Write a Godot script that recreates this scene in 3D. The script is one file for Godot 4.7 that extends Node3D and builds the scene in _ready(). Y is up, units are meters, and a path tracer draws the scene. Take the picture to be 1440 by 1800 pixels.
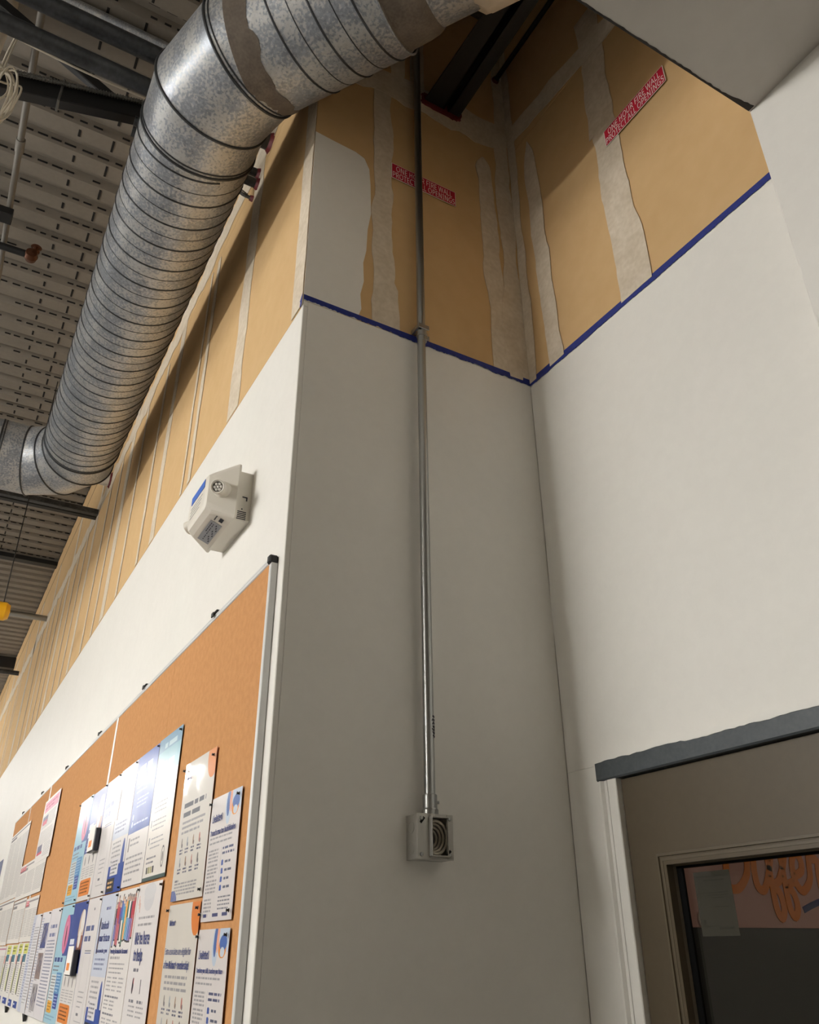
extends Node3D

# ---- the place: metres, y up; the long wall, the recess wall and the door wall ----
const AX := 0.645      # face of the long wall
const BZ := -1.779     # face of the short wall in the recess
const CX := 1.5        # face of the door wall
const TAPE_Y := 3.49   # height the paint stops at
const DECK_Y := 5.55
const FAR_Z := -22.0
const WEST_X := -15.0

var M := {}
var mud_count := 0
var taken := {}
var rng := RandomNumberGenerator.new()

# ------------------------------------------------------------------ helpers
func st() -> SurfaceTool:
	var s := SurfaceTool.new()
	s.begin(Mesh.PRIMITIVE_TRIANGLES)
	return s

func tri(s: SurfaceTool, a: Vector3, b: Vector3, c: Vector3, na: Vector3, nb: Vector3, nc: Vector3, ua := Vector2.ZERO, ub := Vector2.ZERO, uc := Vector2.ZERO) -> void:
	s.set_normal(na); s.set_uv(ua); s.add_vertex(a)
	s.set_normal(nc); s.set_uv(uc); s.add_vertex(c)
	s.set_normal(nb); s.set_uv(ub); s.add_vertex(b)

# flat polygon turned away from the point c
func conv(s: SurfaceTool, pts: Array, c: Vector3) -> void:
	var n: Vector3 = (pts[1] - pts[0]).cross(pts[2] - pts[0]).normalized()
	var mid := Vector3.ZERO
	for p in pts: mid += p
	mid /= pts.size()
	var flip := n.dot(mid - c) < 0.0
	if flip: n = -n
	for i in range(1, pts.size() - 1):
		if flip: tri(s, pts[0], pts[i + 1], pts[i], n, n, n)
		else: tri(s, pts[0], pts[i], pts[i + 1], n, n, n)

func box(s: SurfaceTool, mn: Vector3, mx: Vector3, bev := 0.0, xf := Transform3D()) -> void:
	var ctr := (mn + mx) * 0.5
	var h := (mx - mn).abs() * 0.5
	var b: float = min(bev, min(h.x, min(h.y, h.z)) * 0.95)
	var P := func(k: int, sg: Vector3) -> Vector3:
		var v := Vector3.ZERO
		for i in 3: v[i] = sg[i] * (h[i] - (b if i != k else 0.0))
		return xf * (ctr + v)
	var cc := xf * ctr
	for k in 3:
		var l := (k + 1) % 3
		var m := (k + 2) % 3
		for sk in [-1.0, 1.0]:
			var pts := []
			for q in [[-1.0, -1.0], [1.0, -1.0], [1.0, 1.0], [-1.0, 1.0]]:
				var sg := Vector3.ZERO
				sg[k] = sk; sg[l] = q[0]; sg[m] = q[1]
				pts.append(P.call(k, sg))
			conv(s, pts, cc)
			if b > 0.0:
				for sl in [-1.0, 1.0]:
					var s1 := Vector3.ZERO
					s1[k] = sk; s1[l] = sl; s1[m] = -1.0
					var s2 := s1
					s2[m] = 1.0
					conv(s, [P.call(k, s1), P.call(k, s2), P.call(l, s2), P.call(l, s1)], cc)
	if b > 0.0:
		for x in [-1.0, 1.0]:
			for y in [-1.0, 1.0]:
				for z in [-1.0, 1.0]:
					var sg := Vector3(x, y, z)
					conv(s, [P.call(0, sg), P.call(1, sg), P.call(2, sg)], cc)

func frame_of(d: Vector3) -> Array:
	var up := Vector3.UP if abs(d.y) < 0.95 else Vector3.RIGHT
	var n := up.cross(d).normalized()
	return [n, d.cross(n).normalized()]

# round bar along a path
func tube(s: SurfaceTool, path: Array, r: float, seg := 12, caps := true) -> void:
	var rings := []
	var nprev := Vector3.ZERO
	var dist := 0.0
	var count := path.size()
	for i in count:
		var d: Vector3
		if i == 0: d = path[1] - path[0]
		elif i == count - 1: d = path[i] - path[i - 1]
		else: d = (path[i + 1] - path[i]).normalized() + (path[i] - path[i - 1]).normalized()
		d = d.normalized()
		var n: Vector3
		if i == 0: n = frame_of(d)[0]
		else: n = (nprev - d * nprev.dot(d)).normalized()
		nprev = n
		var b := d.cross(n)
		if i > 0: dist += path[i].distance_to(path[i - 1])
		var ring := []
		for j in seg + 1:
			var a := TAU * j / seg
			var o := n * cos(a) + b * sin(a)
			ring.append([path[i] + o * r, o, Vector2(a * r, dist)])
		rings.append(ring)
	for i in count - 1:
		for j in seg:
			var a = rings[i][j]
			var b = rings[i][j + 1]
			var c = rings[i + 1][j + 1]
			var d = rings[i + 1][j]
			tri(s, a[0], b[0], c[0], a[1], b[1], c[1], a[2], b[2], c[2])
			tri(s, a[0], c[0], d[0], a[1], c[1], d[1], a[2], c[2], d[2])
	if caps:
		for e in [0, count - 1]:
			var pts := []
			for j in seg: pts.append(rings[e][j][0])
			conv(s, pts, path[1] if e == 0 else path[count - 2])

# profile [[radius, height], ...] turned about the local z axis of xf
func lathe(s: SurfaceTool, xf: Transform3D, prof: Array, seg := 24) -> void:
	for i in prof.size() - 1:
		var r0: float = prof[i][0]
		var r1: float = prof[i + 1][0]
		var h0: float = prof[i][1]
		var h1: float = prof[i + 1][1]
		var nn := Vector2(h1 - h0, r0 - r1).normalized()
		for j in seg:
			var a0 := TAU * j / seg
			var a1 := TAU * (j + 1) / seg
			var p := func(r: float, h: float, a: float) -> Vector3: return xf * Vector3(cos(a) * r, sin(a) * r, h)
			var nv := func(a: float) -> Vector3: return (xf.basis * Vector3(cos(a) * nn.x, sin(a) * nn.x, nn.y)).normalized()
			tri(s, p.call(r0, h0, a0), p.call(r0, h0, a1), p.call(r1, h1, a1), nv.call(a0), nv.call(a1), nv.call(a1))
			tri(s, p.call(r0, h0, a0), p.call(r1, h1, a1), p.call(r1, h1, a0), nv.call(a0), nv.call(a1), nv.call(a0))

# flat outline with thickness; local z of xf is outward
func plate(s: SurfaceTool, poly: PackedVector2Array, xf: Transform3D, depth: float) -> void:
	var idx := Geometry2D.triangulate_polygon(poly)
	var ring := poly
	if idx.is_empty(): return
	var nz := (xf.basis * Vector3(0, 0, 1)).normalized()
	var area := 0.0
	for i in ring.size():
		var q := ring[(i + 1) % ring.size()]
		area += ring[i].x * q.y - q.x * ring[i].y
	for t in range(0, idx.size(), 3):
		var a := poly[idx[t]]
		var b := poly[idx[t + 1]]
		var c := poly[idx[t + 2]]
		if (b - a).cross(c - a) < 0.0:
			var sw := b
			b = c
			c = sw
		tri(s, xf * Vector3(a.x, a.y, depth), xf * Vector3(b.x, b.y, depth), xf * Vector3(c.x, c.y, depth), nz, nz, nz, a, b, c)
		tri(s, xf * Vector3(a.x, a.y, 0), xf * Vector3(c.x, c.y, 0), xf * Vector3(b.x, b.y, 0), -nz, -nz, -nz, a, c, b)
	for i in ring.size():
		var a := ring[i]
		var b := ring[(i + 1) % ring.size()]
		if area < 0.0:
			var sw := a
			a = b
			b = sw
		var n := (xf.basis * Vector3(b.y - a.y, a.x - b.x, 0)).normalized()
		var a0 := xf * Vector3(a.x, a.y, 0)
		var b0 := xf * Vector3(b.x, b.y, 0)
		var a1 := xf * Vector3(a.x, a.y, depth)
		var b1 := xf * Vector3(b.x, b.y, depth)
		tri(s, a0, b0, b1, n, n, n)
		tri(s, a0, b1, a1, n, n, n)

func numbered(called: String) -> String:
	if not taken.has(called):
		taken[called] = 0
		return called
	taken[called] += 1
	return "%s_%03d" % [called, taken[called]]

func obj(called: String, s: SurfaceTool, m: Material, parent: Node = self) -> MeshInstance3D:
	var o := MeshInstance3D.new()
	o.name = numbered(called) if parent == self else called
	o.mesh = s.commit()
	o.material_override = m
	parent.add_child(o, true)
	return o

func tag(o: Node, label: String, category: String, group := "") -> Node:
	o.set_meta("label", label)
	o.set_meta("category", category)
	if group != "": o.set_meta("group", group)
	return o

func thing(called: String, label: String, category: String, at := Vector3.ZERO, group := "") -> Node3D:
	var o := Node3D.new()
	o.name = numbered(called)
	add_child(o)
	o.position = at
	tag(o, label, category, group)
	return o

func struct(called: String, s: SurfaceTool, m: Material, label := "") -> MeshInstance3D:
	var o := obj(called, s, m)
	o.set_meta("kind", "structure")
	if label != "": o.set_meta("label", label)
	return o

func XA(depth := 0.0) -> Transform3D:
	return Transform3D(Basis(Vector3(0, 0, 1), Vector3(0, 1, 0), Vector3(-1, 0, 0)), Vector3(AX - depth, 0, 0))
func XB(depth := 0.0) -> Transform3D:
	return Transform3D(Basis(), Vector3(0, 0, BZ + depth))
func XC(depth := 0.0) -> Transform3D:
	return Transform3D(Basis(Vector3(0, 0, 1), Vector3(0, 1, 0), Vector3(-1, 0, 0)), Vector3(CX - depth, 0, 0))

func C(r: float, g: float, b: float) -> Color: return Color(r / 255.0, g / 255.0, b / 255.0)

func mat(c: Color, rough := 0.6, metal := 0.0) -> StandardMaterial3D:
	var m := StandardMaterial3D.new()
	m.albedo_color = c
	m.roughness = rough
	m.metallic = metal
	return m

func noise_image(size: int, freq: float, sd: int, type := FastNoiseLite.TYPE_SIMPLEX_SMOOTH, oct := 4) -> Image:
	var n := FastNoiseLite.new()
	n.seed = sd
	n.noise_type = type
	n.frequency = freq
	n.fractal_octaves = oct
	var im := n.get_seamless_image(size, size)
	im.convert(Image.FORMAT_L8)
	return im

func tex(im: Image) -> ImageTexture:
	im.generate_mipmaps()
	return ImageTexture.create_from_image(im)

# grain: two colours mixed by one or two noises
func grain_tex(size: int, c0: Color, c1: Color, f1: float, f2: float, sd: int, gain := 1.0) -> ImageTexture:
	var a := noise_image(size, f1, sd)
	var b := noise_image(size, f2, sd + 7)
	var da := a.get_data()
	var db := b.get_data()
	var out := PackedByteArray()
	out.resize(size * size * 3)
	for i in size * size:
		var v: float = clamp(0.5 + ((da[i] + db[i]) / 510.0 - 0.5) * gain, 0.0, 1.0)
		var c := c0.lerp(c1, v)
		out[i * 3] = int(c.r * 255.0)
		out[i * 3 + 1] = int(c.g * 255.0)
		out[i * 3 + 2] = int(c.b * 255.0)
	return tex(Image.create_from_data(size, size, false, Image.FORMAT_RGB8, out))

func tri_mat(t: Texture2D, rough: float, scale: float, metal := 0.0) -> StandardMaterial3D:
	var m := mat(Color.WHITE, rough, metal)
	m.albedo_texture = t
	m.uv1_triplanar = true
	m.uv1_world_triplanar = true
	m.uv1_scale = Vector3.ONE * scale
	return m

# galvanised sheet: crystal spangle with patches of pale oxide
func galv_images(size: int) -> Array:
	var cell := FastNoiseLite.new()
	cell.seed = 5
	cell.noise_type = FastNoiseLite.TYPE_CELLULAR
	cell.cellular_return_type = FastNoiseLite.RETURN_CELL_VALUE
	cell.frequency = 0.11
	cell.domain_warp_enabled = true
	cell.domain_warp_amplitude = 14.0
	cell.domain_warp_frequency = 0.06
	var ic := cell.get_seamless_image(size, size)
	ic.convert(Image.FORMAT_L8)
	var dc := ic.get_data()
	var big := noise_image(size, 0.006, 21, FastNoiseLite.TYPE_SIMPLEX_SMOOTH, 3).get_data()
	var fine := noise_image(size, 0.06, 33, FastNoiseLite.TYPE_SIMPLEX_SMOOTH, 4).get_data()
	var alb := PackedByteArray()
	var rgh := PackedByteArray()
	alb.resize(size * size * 3)
	rgh.resize(size * size)
	for i in size * size:
		var c := dc[i] / 255.0
		var g := big[i] / 255.0
		var f := fine[i] / 255.0
		var oxide: float = smoothstep(0.465, 0.55, g * 0.4 + f * 0.5 + c * 0.1)
		var base := 0.65 + 0.2 * (c - 0.5) + 0.06 * (f - 0.5)
		var col := Color(base * 0.97, base * 1.0, base * 1.05).lerp(Color(0.86, 0.85, 0.82), oxide * 0.55)
		alb[i * 3] = int(clamp(col.r, 0.0, 1.0) * 255.0)
		alb[i * 3 + 1] = int(clamp(col.g, 0.0, 1.0) * 255.0)
		alb[i * 3 + 2] = int(clamp(col.b, 0.0, 1.0) * 255.0)
		rgh[i] = int(clamp(0.36 + 0.10 * (c - 0.5) + 0.12 * oxide, 0.05, 1.0) * 255.0)
	return [tex(Image.create_from_data(size, size, false, Image.FORMAT_RGB8, alb)), tex(Image.create_from_data(size, size, false, Image.FORMAT_L8, rgh))]

func make_materials() -> void:
	M.paint = tri_mat(grain_tex(256, C(231, 228, 221), C(237, 234, 227), 0.01, 0.08, 3), 0.55, 0.9)
	M.tan = tri_mat(grain_tex(256, C(204, 168, 118), C(214, 180, 131), 0.012, 0.06, 11), 0.85, 0.8)
	M.mud = tri_mat(grain_tex(256, C(202, 187, 164), C(222, 209, 190), 0.02, 0.1, 17, 1.6), 0.8, 1.6)
	M.soffit = tri_mat(grain_tex(256, C(196, 190, 182), C(206, 200, 192), 0.01, 0.07, 23), 0.7, 0.9)
	M.deck = tri_mat(grain_tex(256, C(126, 119, 110), C(138, 131, 121), 0.02, 0.1, 29), 0.5, 1.2)
	M.shop = tri_mat(grain_tex(256, C(150, 145, 138), C(160, 155, 148), 0.01, 0.05, 71), 0.7, 0.5)
	M.floor = tri_mat(grain_tex(256, C(92, 90, 87), C(112, 109, 105), 0.01, 0.05, 31), 0.35, 0.5)
	M.slot = mat(C(20, 18, 17), 0.9)  # near-black standing in for the shade inside gaps and holes
	M.black = mat(C(22, 22, 23), 0.5, 0.0)
	M.rod = mat(C(122, 118, 112), 0.45, 0.3)
	M.steel_dark = tri_mat(grain_tex(256, C(48, 49, 51), C(84, 86, 88), 0.015, 0.09, 37, 1.5), 0.4, 1.8, 0.5)
	M.firestop = mat(C(104, 16, 20), 0.6)
	var g := galv_images(1024)
	M.galv = mat(Color.WHITE, 1.0, 0.58)
	M.galv.albedo_texture = g[0]
	M.galv.roughness_texture = g[1]
	M.galv.uv1_scale = Vector3.ONE * 1.05
	M.galv_tri = tri_mat(g[0], 0.36, 2.5, 0.9)
	M.seam_shade = mat(C(78, 80, 83), 0.45, 0.8)  # darker than the duct: recess shade and grime put into the colour
	M.mastic = tri_mat(grain_tex(256, C(98, 88, 78), C(128, 116, 104), 0.015, 0.12, 41, 1.8), 0.75, 3.0)
	M.emt = mat(C(165, 166, 164), 0.28, 0.95)
	M.white_plastic = mat(C(226, 220, 208), 0.42)
	M.alu = mat(C(222, 222, 220), 0.4, 0.1)
	M.cork = tri_mat(grain_tex(512, C(190, 134, 82), C(208, 152, 98), 0.03, 0.3, 47, 1.6), 0.9, 2.2)
	M.tape = tri_mat(grain_tex(128, C(20, 36, 112), C(28, 48, 134), 0.05, 0.2, 53, 1.6), 0.6, 8.0)
	M.film = mat(C(52, 100, 190), 0.6)
	M.red_sign = mat(C(190, 24, 52), 0.45)
	M.white_print = mat(C(240, 236, 230), 0.6)
	M.dark_print = mat(C(40, 40, 48), 0.7)
	M.navy = mat(C(36, 52, 120), 0.6)
	M.header = tri_mat(grain_tex(256, C(62, 68, 72), C(80, 86, 90), 0.02, 0.1, 59, 1.4), 0.5, 3.0)
	M.leaf = tri_mat(grain_tex(256, C(78, 66, 47), C(85, 73, 53), 0.01, 0.1, 61), 0.5, 1.5)
	M.leaf_trim = mat(C(92, 81, 63), 0.45)
	M.gasket = mat(C(12, 12, 12), 0.8)
	M.gasket.metallic_specular = 0.2
	M.glass = mat(Color(0.25, 0.3, 0.3, 0.012), 0.03)
	M.glass.transparency = BaseMaterial3D.TRANSPARENCY_ALPHA
	M.lens = mat(C(245, 243, 238), 0.4)
	M.lens.emission_enabled = true
	M.lens.emission = Color(1.0, 0.99, 0.97)
	M.cable = mat(C(205, 196, 178), 0.6)
	M.armor = mat(C(120, 118, 114), 0.4, 0.7)

# ------------------------------------------------------------------ scene
func _ready() -> void:
	rng.seed = 20
	setup_camera_and_light()
	make_materials()
	M.lens.emission_energy_multiplier = 124.0
	build_lamps()
	build_shell()
	build_ceiling()
	build_duct()
	build_steel_and_pipes()
	build_conduit()
	build_door()
	build_signs_and_tape()
	build_emergency_light()
	build_boards()
	build_papers()

func setup_camera_and_light() -> void:
	var cam := Camera3D.new()
	cam.name = "camera"
	cam.projection = Camera3D.PROJECTION_PERSPECTIVE
	cam.keep_aspect = Camera3D.KEEP_HEIGHT
	cam.fov = 64.461
	cam.near = 0.02
	cam.far = 100.0
	add_child(cam)
	var b := Basis(Vector3.UP, deg_to_rad(-29.6166)) * Basis(Vector3.RIGHT, deg_to_rad(28.3323)) * Basis(Vector3.BACK, deg_to_rad(-0.385))
	cam.transform = Transform3D(b, Vector3(0, 1.75, 0))
	cam.current = true
	var we := WorldEnvironment.new()
	we.name = "environment"
	var e := Environment.new()
	e.background_mode = Environment.BG_COLOR
	e.background_color = Color.BLACK
	e.tonemap_mode = Environment.TONE_MAPPER_LINEAR
	e.tonemap_exposure = 1.0
	e.sdfgi_enabled = true
	e.ssao_enabled = true
	e.ssil_enabled = true
	we.environment = e
	add_child(we)

# rows of hanging strip lamps over the shop floor, left of the picture
func build_lamps() -> void:
	for spot in [[-3.6, -3.1], [-5.6, -3.1], [-7.6, -3.1], [-9.6, -3.1], [-11.6, -3.1], [-5.4, -8.6], [-8.4, -8.6], [-1.9, -13.2], [-6.4, -13.2], [-1.9, -17.6]]:
		if spot.size() == 2:
			var t := thing("strip_lamp", "white hanging strip lamp over the shop floor, left of the picture", "lamp", Vector3(spot[0], 4.15, spot[1]), "hanging strip lamps")
			var s := st()
			box(s, Vector3(-0.06, 0.03, -1.2), Vector3(0.06, 0.09, 1.2), 0.008)
			obj("housing", s, M.white_plastic, t)
			s = st()
			var path := []
			for i in 13:
				var a := PI * i / 12.0
				path.append(Vector2(cos(a) * 0.055, 0.03 - sin(a) * 0.06))
			var poly := PackedVector2Array(path)
			plate(s, poly, Transform3D(Basis(), Vector3(0, 0, -1.19)), 2.38)
			obj("lens", s, M.lens, t)
			for zz in [-0.8, 0.8]:
				s = st()
				tube(s, [Vector3(0, 0.09, zz), Vector3(0, DECK_Y - 4.15, zz)], 0.003, 6)
				obj("hanger_rod", s, M.black, t)
			var l := AreaLight3D.new()
			l.name = "light"
			l.area_size = Vector2(0.11, 2.38)
			l.light_energy = 1.2
			l.light_color = Color(1.0, 0.99, 0.97)
			l.shadow_enabled = true
			l.rotation_degrees = Vector3(-90, 0, 0)
			l.position = Vector3(0, -0.04, 0)
			l.set("area_range", 30.0)
			t.add_child(l)

# joint compound: a band with hand-made edges
func mud(parent: Node, xf: Transform3D, a: Vector2, b: Vector2, w: float, sd: int, wob := 0.012, depth := 0.0018, taper := 0.0) -> void:
	mud_count += 1
	xf.origin += xf.basis.z * (0.00012 * (mud_count % 24))
	var n := FastNoiseLite.new()
	n.seed = sd
	n.frequency = 1.0
	n.fractal_octaves = 4
	var L := a.distance_to(b)
	var d := (b - a) / L
	var p := Vector2(-d.y, d.x)
	var steps: int = max(8, int(L / 0.035))
	var left := []
	var right := []
	for i in steps + 1:
		var t := L * i / steps
		var w2 := w
		if taper > 0.0: w2 = w * clamp((L - t) / taper + 0.12, 0.12, 1.0)
		left.append(a + d * t + p * (w2 * 0.5 + wob * n.get_noise_2d(t * 3.0, 0.0) * 2.0 + wob * 0.35 * n.get_noise_2d(t * 16.0, 9.0)))
		right.append(a + d * t - p * (w2 * 0.5 + wob * n.get_noise_2d(t * 3.0, 50.0) * 2.0 + wob * 0.35 * n.get_noise_2d(t * 16.0, 70.0)))
	right.reverse()
	var s := st()
	plate(s, PackedVector2Array(left + right), xf, depth)
	obj("joint_compound", s, M.mud, parent)

func build_shell() -> void:
	var s := st()
	# long wall
	box(s, Vector3(AX + 0.016, 0, FAR_Z), Vector3(AX + 0.15, DECK_Y, BZ - 0.01))
	var wl := struct("wall_left", s, M.paint, "long fire wall, white below and bare tan board above")
	s = st()
	box(s, Vector3(AX, 0, FAR_Z), Vector3(AX + 0.016, TAPE_Y - 0.02, BZ), 0.002)
	obj("painted_board", s, M.paint, wl)
	var joints := [BZ]
	var z := -2.44
	while z > FAR_Z:
		joints.append(z)
		z -= 1.2
	joints.append(FAR_Z)
	for i in joints.size() - 1:
		for rowy in [[TAPE_Y - 0.019, 4.78], [4.783, 5.30], [5.306, DECK_Y]]:
			s = st()
			box(s, Vector3(AX, rowy[0], joints[i + 1] + 0.001), Vector3(AX + 0.016, rowy[1], joints[i] - 0.001), 0.001)
			obj("drywall_panel", s, M.tan, wl)
	for i in range(1, min(joints.size() - 1, 12)):
		mud(wl, XA(), Vector2(joints[i], TAPE_Y - 0.015), Vector2(joints[i], 5.28), 0.12 if i % 2 == 1 else 0.09, 100 + i, 0.01)
	for e in [[-3.0, 0.05], [-3.12, 0.03], [-3.94, 0.05], [-4.42, 0.05], [-5.15, 0.045], [-5.52, 0.05], [-6.4, 0.05], [-6.8, 0.05], [-7.6, 0.05], [-8.0, 0.05], [-8.9, 0.05], [-9.7, 0.05], [-10.6, 0.05], [-11.5, 0.05]]:
		mud(wl, XA(), Vector2(e[0], TAPE_Y - 0.015), Vector2(e[0], 4.75), e[1], int(-e[0] * 100), 0.006)
	mud(wl, XA(0.0004), Vector2(-16.0, 4.74), Vector2(-7.0, 4.78), 0.14, 77, 0.03, 0.002)
	mud(wl, XA(0.0004), Vector2(-7.0, 4.78), Vector2(BZ - 0.02, 4.94), 0.15, 79, 0.03, 0.002)
	mud(wl, XA(0.0008), Vector2(BZ - 0.045, TAPE_Y - 0.015), Vector2(BZ - 0.045, 5.3), 0.085, 78, 0.004, 0.002)
	s = st()
	box(s, Vector3(AX - 0.0006, 5.298, FAR_Z), Vector3(AX + 0.004, 5.308, BZ - 0.1))  # dark strip laid over the joint, painting the shade of an open gap
	obj("track_gap_shade", s, M.slot, wl)
	s = st()
	var gz := -2.0
	while gz > -15.0:
		box(s, Vector3(AX - 0.002, DECK_Y - rng.randf_range(0.012, 0.03), gz - rng.randf_range(0.10, 0.18)), Vector3(AX + 0.004, DECK_Y, gz))
		gz -= 0.18
	obj("deck_gap_shade", s, M.slot, wl).set_meta("kind", "stuff")  # uneven dark blocks paint the shade between wall top and deck
	# recess wall
	s = st()
	box(s, Vector3(AX + 0.15, 0, BZ - 0.15), Vector3(CX + 0.15, DECK_Y, BZ - 0.016))
	var wb := struct("wall_recess", s, M.paint, "short recess wall with bare tan board above blue tape")
	s = st()
	box(s, Vector3(AX + 0.016, 0, BZ - 0.016), Vector3(CX, TAPE_Y, BZ), 0.001)
	box(s, Vector3(AX, TAPE_Y - 0.02, BZ - 0.016), Vector3(AX + 0.016, TAPE_Y, BZ), 0.001)
	obj("painted_board", s, M.paint, wb)
	for e in [[AX, 0.917, TAPE_Y, 4.76], [0.919, CX, TAPE_Y, 4.76], [AX, CX, 4.763, DECK_Y]]:
		s = st()
		box(s, Vector3(e[0], e[2], BZ - 0.016), Vector3(e[1], e[3], BZ), 0.001)
		obj("drywall_panel", s, M.tan, wb)
	s = st()
	var pp := [Vector2(AX, TAPE_Y), Vector2(AX, 4.268), Vector2(0.72, 4.262), Vector2(0.80, 4.258), Vector2(0.835, 4.245), Vector2(0.855, 4.20), Vector2(0.862, 4.12), Vector2(0.866, 3.98), Vector2(0.855, 3.90), Vector2(0.852, 3.80), Vector2(0.842, 3.74), Vector2(0.846, 3.66), Vector2(0.835, 3.60), Vector2(0.84, 3.54), Vector2(0.825, TAPE_Y)]
	plate(s, PackedVector2Array(pp), XB(), 0.0012)
	obj("paint_patch", s, M.paint, wb)
	mud(wb, XB(), Vector2(0.917, TAPE_Y), Vector2(0.905, 4.72), 0.075, 201, 0.008)
	mud(wb, XB(0.0003), Vector2(0.93, TAPE_Y), Vector2(0.92, 3.78), 0.09, 202, 0.010, 0.0018, 0.12)
	mud(wb, XB(), Vector2(1.385, TAPE_Y), Vector2(1.365, 4.58), 0.075, 203, 0.009, 0.0018, 0.06)
	mud(wb, XB(), Vector2(1.463, TAPE_Y), Vector2(1.452, 4.72), 0.07, 204, 0.008)
	mud(wb, XB(0.0003), Vector2(1.445, TAPE_Y), Vector2(1.43, 4.05), 0.06, 214, 0.01, 0.0018, 0.3)
	mud(wb, XB(), Vector2(0.67, 4.70), Vector2(CX - 0.003, 4.78), 0.13, 205, 0.02)
	mud(wb, XB(0.0003), Vector2(1.06, 4.72), Vector2(1.44, 4.73), 0.17, 215, 0.03)
	mud(wb, XB(), Vector2(1.06, 4.80), Vector2(1.06, 5.5), 0.06, 206, 0.006)
	mud(wb, XB(), Vector2(1.47, 4.80), Vector2(1.47, 5.5), 0.055, 207, 0.006)
	mud(wb, XB(), Vector2(0.97, 4.80), Vector2(0.97, 5.3), 0.06, 208, 0.006)
	# door wall
	s = st()
	box(s, Vector3(CX + 0.016, 2.19, BZ - 0.016), Vector3(CX + 0.15, DECK_Y, -0.6))
	box(s, Vector3(CX + 0.016, 0, BZ - 0.016), Vector3(CX + 0.15, 2.19, -1.655))
	var wc := struct("wall_right", s, M.paint, "door wall, white below and bare tan board above blue tape")
	s = st()
	box(s, Vector3(CX, 2.17, BZ), Vector3(CX + 0.016, TAPE_Y - 0.01, -0.6), 0.001)
	box(s, Vector3(CX, 0, BZ), Vector3(CX + 0.016, 2.17, -1.66), 0.001)
	obj("painted_board", s, M.paint, wc)
	for e in [[BZ, -1.262, TAPE_Y - 0.009, 4.66], [-1.260, -0.6, TAPE_Y - 0.009, 4.66], [BZ, -0.6, 4.663, DECK_Y]]:
		s = st()
		box(s, Vector3(CX, e[2], e[0]), Vector3(CX + 0.016, e[3], e[1]), 0.001)
		obj("drywall_panel", s, M.tan, wc)
	s = st()
	var hump := []
	for i in 9: hump.append(Vector2(lerp(-0.09, 0.09, i / 8.0), 0.0012 * sin(PI * i / 8.0)))
	plate(s, PackedVector2Array(hump), Transform3D(Basis(Vector3(0, 1, 0), Vector3(-1, 0, 0), Vector3(0, 0, 1)), Vector3(CX, 2.63, BZ)), -BZ - 0.6)
	obj("joint_ridge", s, M.paint, wc)
	mud(wc, XC(), Vector2(-1.26, TAPE_Y - 0.005), Vector2(-1.26, 4.9), 0.11, 301, 0.008)
	mud(wc, XC(0.0003), Vector2(-1.225, TAPE_Y - 0.005), Vector2(-1.21, 3.95), 0.08, 302, 0.008, 0.0018, 0.35)
	mud(wc, XC(0.0003), Vector2(-1.29, 4.25), Vector2(-1.285, 4.65), 0.085, 312, 0.007, 0.0018, 0.2)
	mud(wc, XC(), Vector2(-1.63, TAPE_Y - 0.005), Vector2(-1.655, 4.62), 0.07, 303, 0.007, 0.0018, 0.1)
	mud(wc, XC(), Vector2(-1.757, TAPE_Y - 0.005), Vector2(-1.757, 5.4), 0.045, 304, 0.006)
	mud(wc, XC(), Vector2(BZ + 0.01, 4.76), Vector2(-0.62, 4.64), 0.10, 305, 0.012)
	# wall beside the camera, its end, the low ceiling over the camera and the wall above it
	s = st()
	box(s, Vector3(1.40, 0, -0.723), Vector3(CX, 3.62, 3.2), 0.004)
	struct("wall_front", s, M.paint, "white skim-coated wall end at the right edge")
	s = st()
	box(s, Vector3(-2.6, 3.595, -0.723), Vector3(1.405, 3.75, 3.2), 0.003)
	var low := struct("ceiling_low", s, M.soffit, "low grey plaster ceiling at top right")
	var en := FastNoiseLite.new()
	en.seed = 9
	en.frequency = 1.0
	en.fractal_octaves = 3
	var e0 := []
	var e1 := []
	for i in 121:
		var ex: float = lerp(0.2, 1.395, i / 120.0)
		e0.append(Vector2(ex, -0.7215))
		e1.append(Vector2(ex, -0.7175 + 0.004 * abs(en.get_noise_1d(ex * 30.0)) + (0.012 * max(0.0, ex - 1.30) / 0.1)))
	e1.reverse()
	s = st()
	plate(s, PackedVector2Array(e0 + e1), Transform3D(Basis(Vector3(1, 0, 0), Vector3(0, 0, 1), Vector3(0, -1, 0)), Vector3(0, 3.5955, 0)), 0.002)
	obj("raw_edge", s, mat(C(58, 54, 50), 0.9), low)
	s = st()
	box(s, Vector3(WEST_X, 3.75, -0.723), Vector3(CX + 0.15, DECK_Y + 0.1, -0.58))
	box(s, Vector3(WEST_X, 0, -0.723), Vector3(-2.6, 3.75, -0.58))
	struct("wall_bulkhead", s, M.paint, "wall above the low ceiling")
	s = st()
	box(s, Vector3(-2.75, 0, -0.58), Vector3(-2.6, 3.75, 3.2))
	struct("wall_passage", s, M.paint, "white wall of the passage behind the camera")
	s = st()
	box(s, Vector3(-2.75, 0, 3.2), Vector3(CX, 3.75, 3.35))
	struct("wall_back", s, M.paint, "white wall behind the camera")
	s = st()
	box(s, Vector3(WEST_X, 0, FAR_Z - 0.15), Vector3(AX + 0.15, DECK_Y + 0.1, FAR_Z))
	struct("wall_far", s, M.shop, "far grey wall of the shop floor")
	s = st()
	box(s, Vector3(WEST_X - 0.15, 0, FAR_Z), Vector3(WEST_X, DECK_Y + 0.1, -0.58))
	struct("wall_opposite", s, M.shop, "opposite grey wall of the shop floor")
	s = st()
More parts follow.
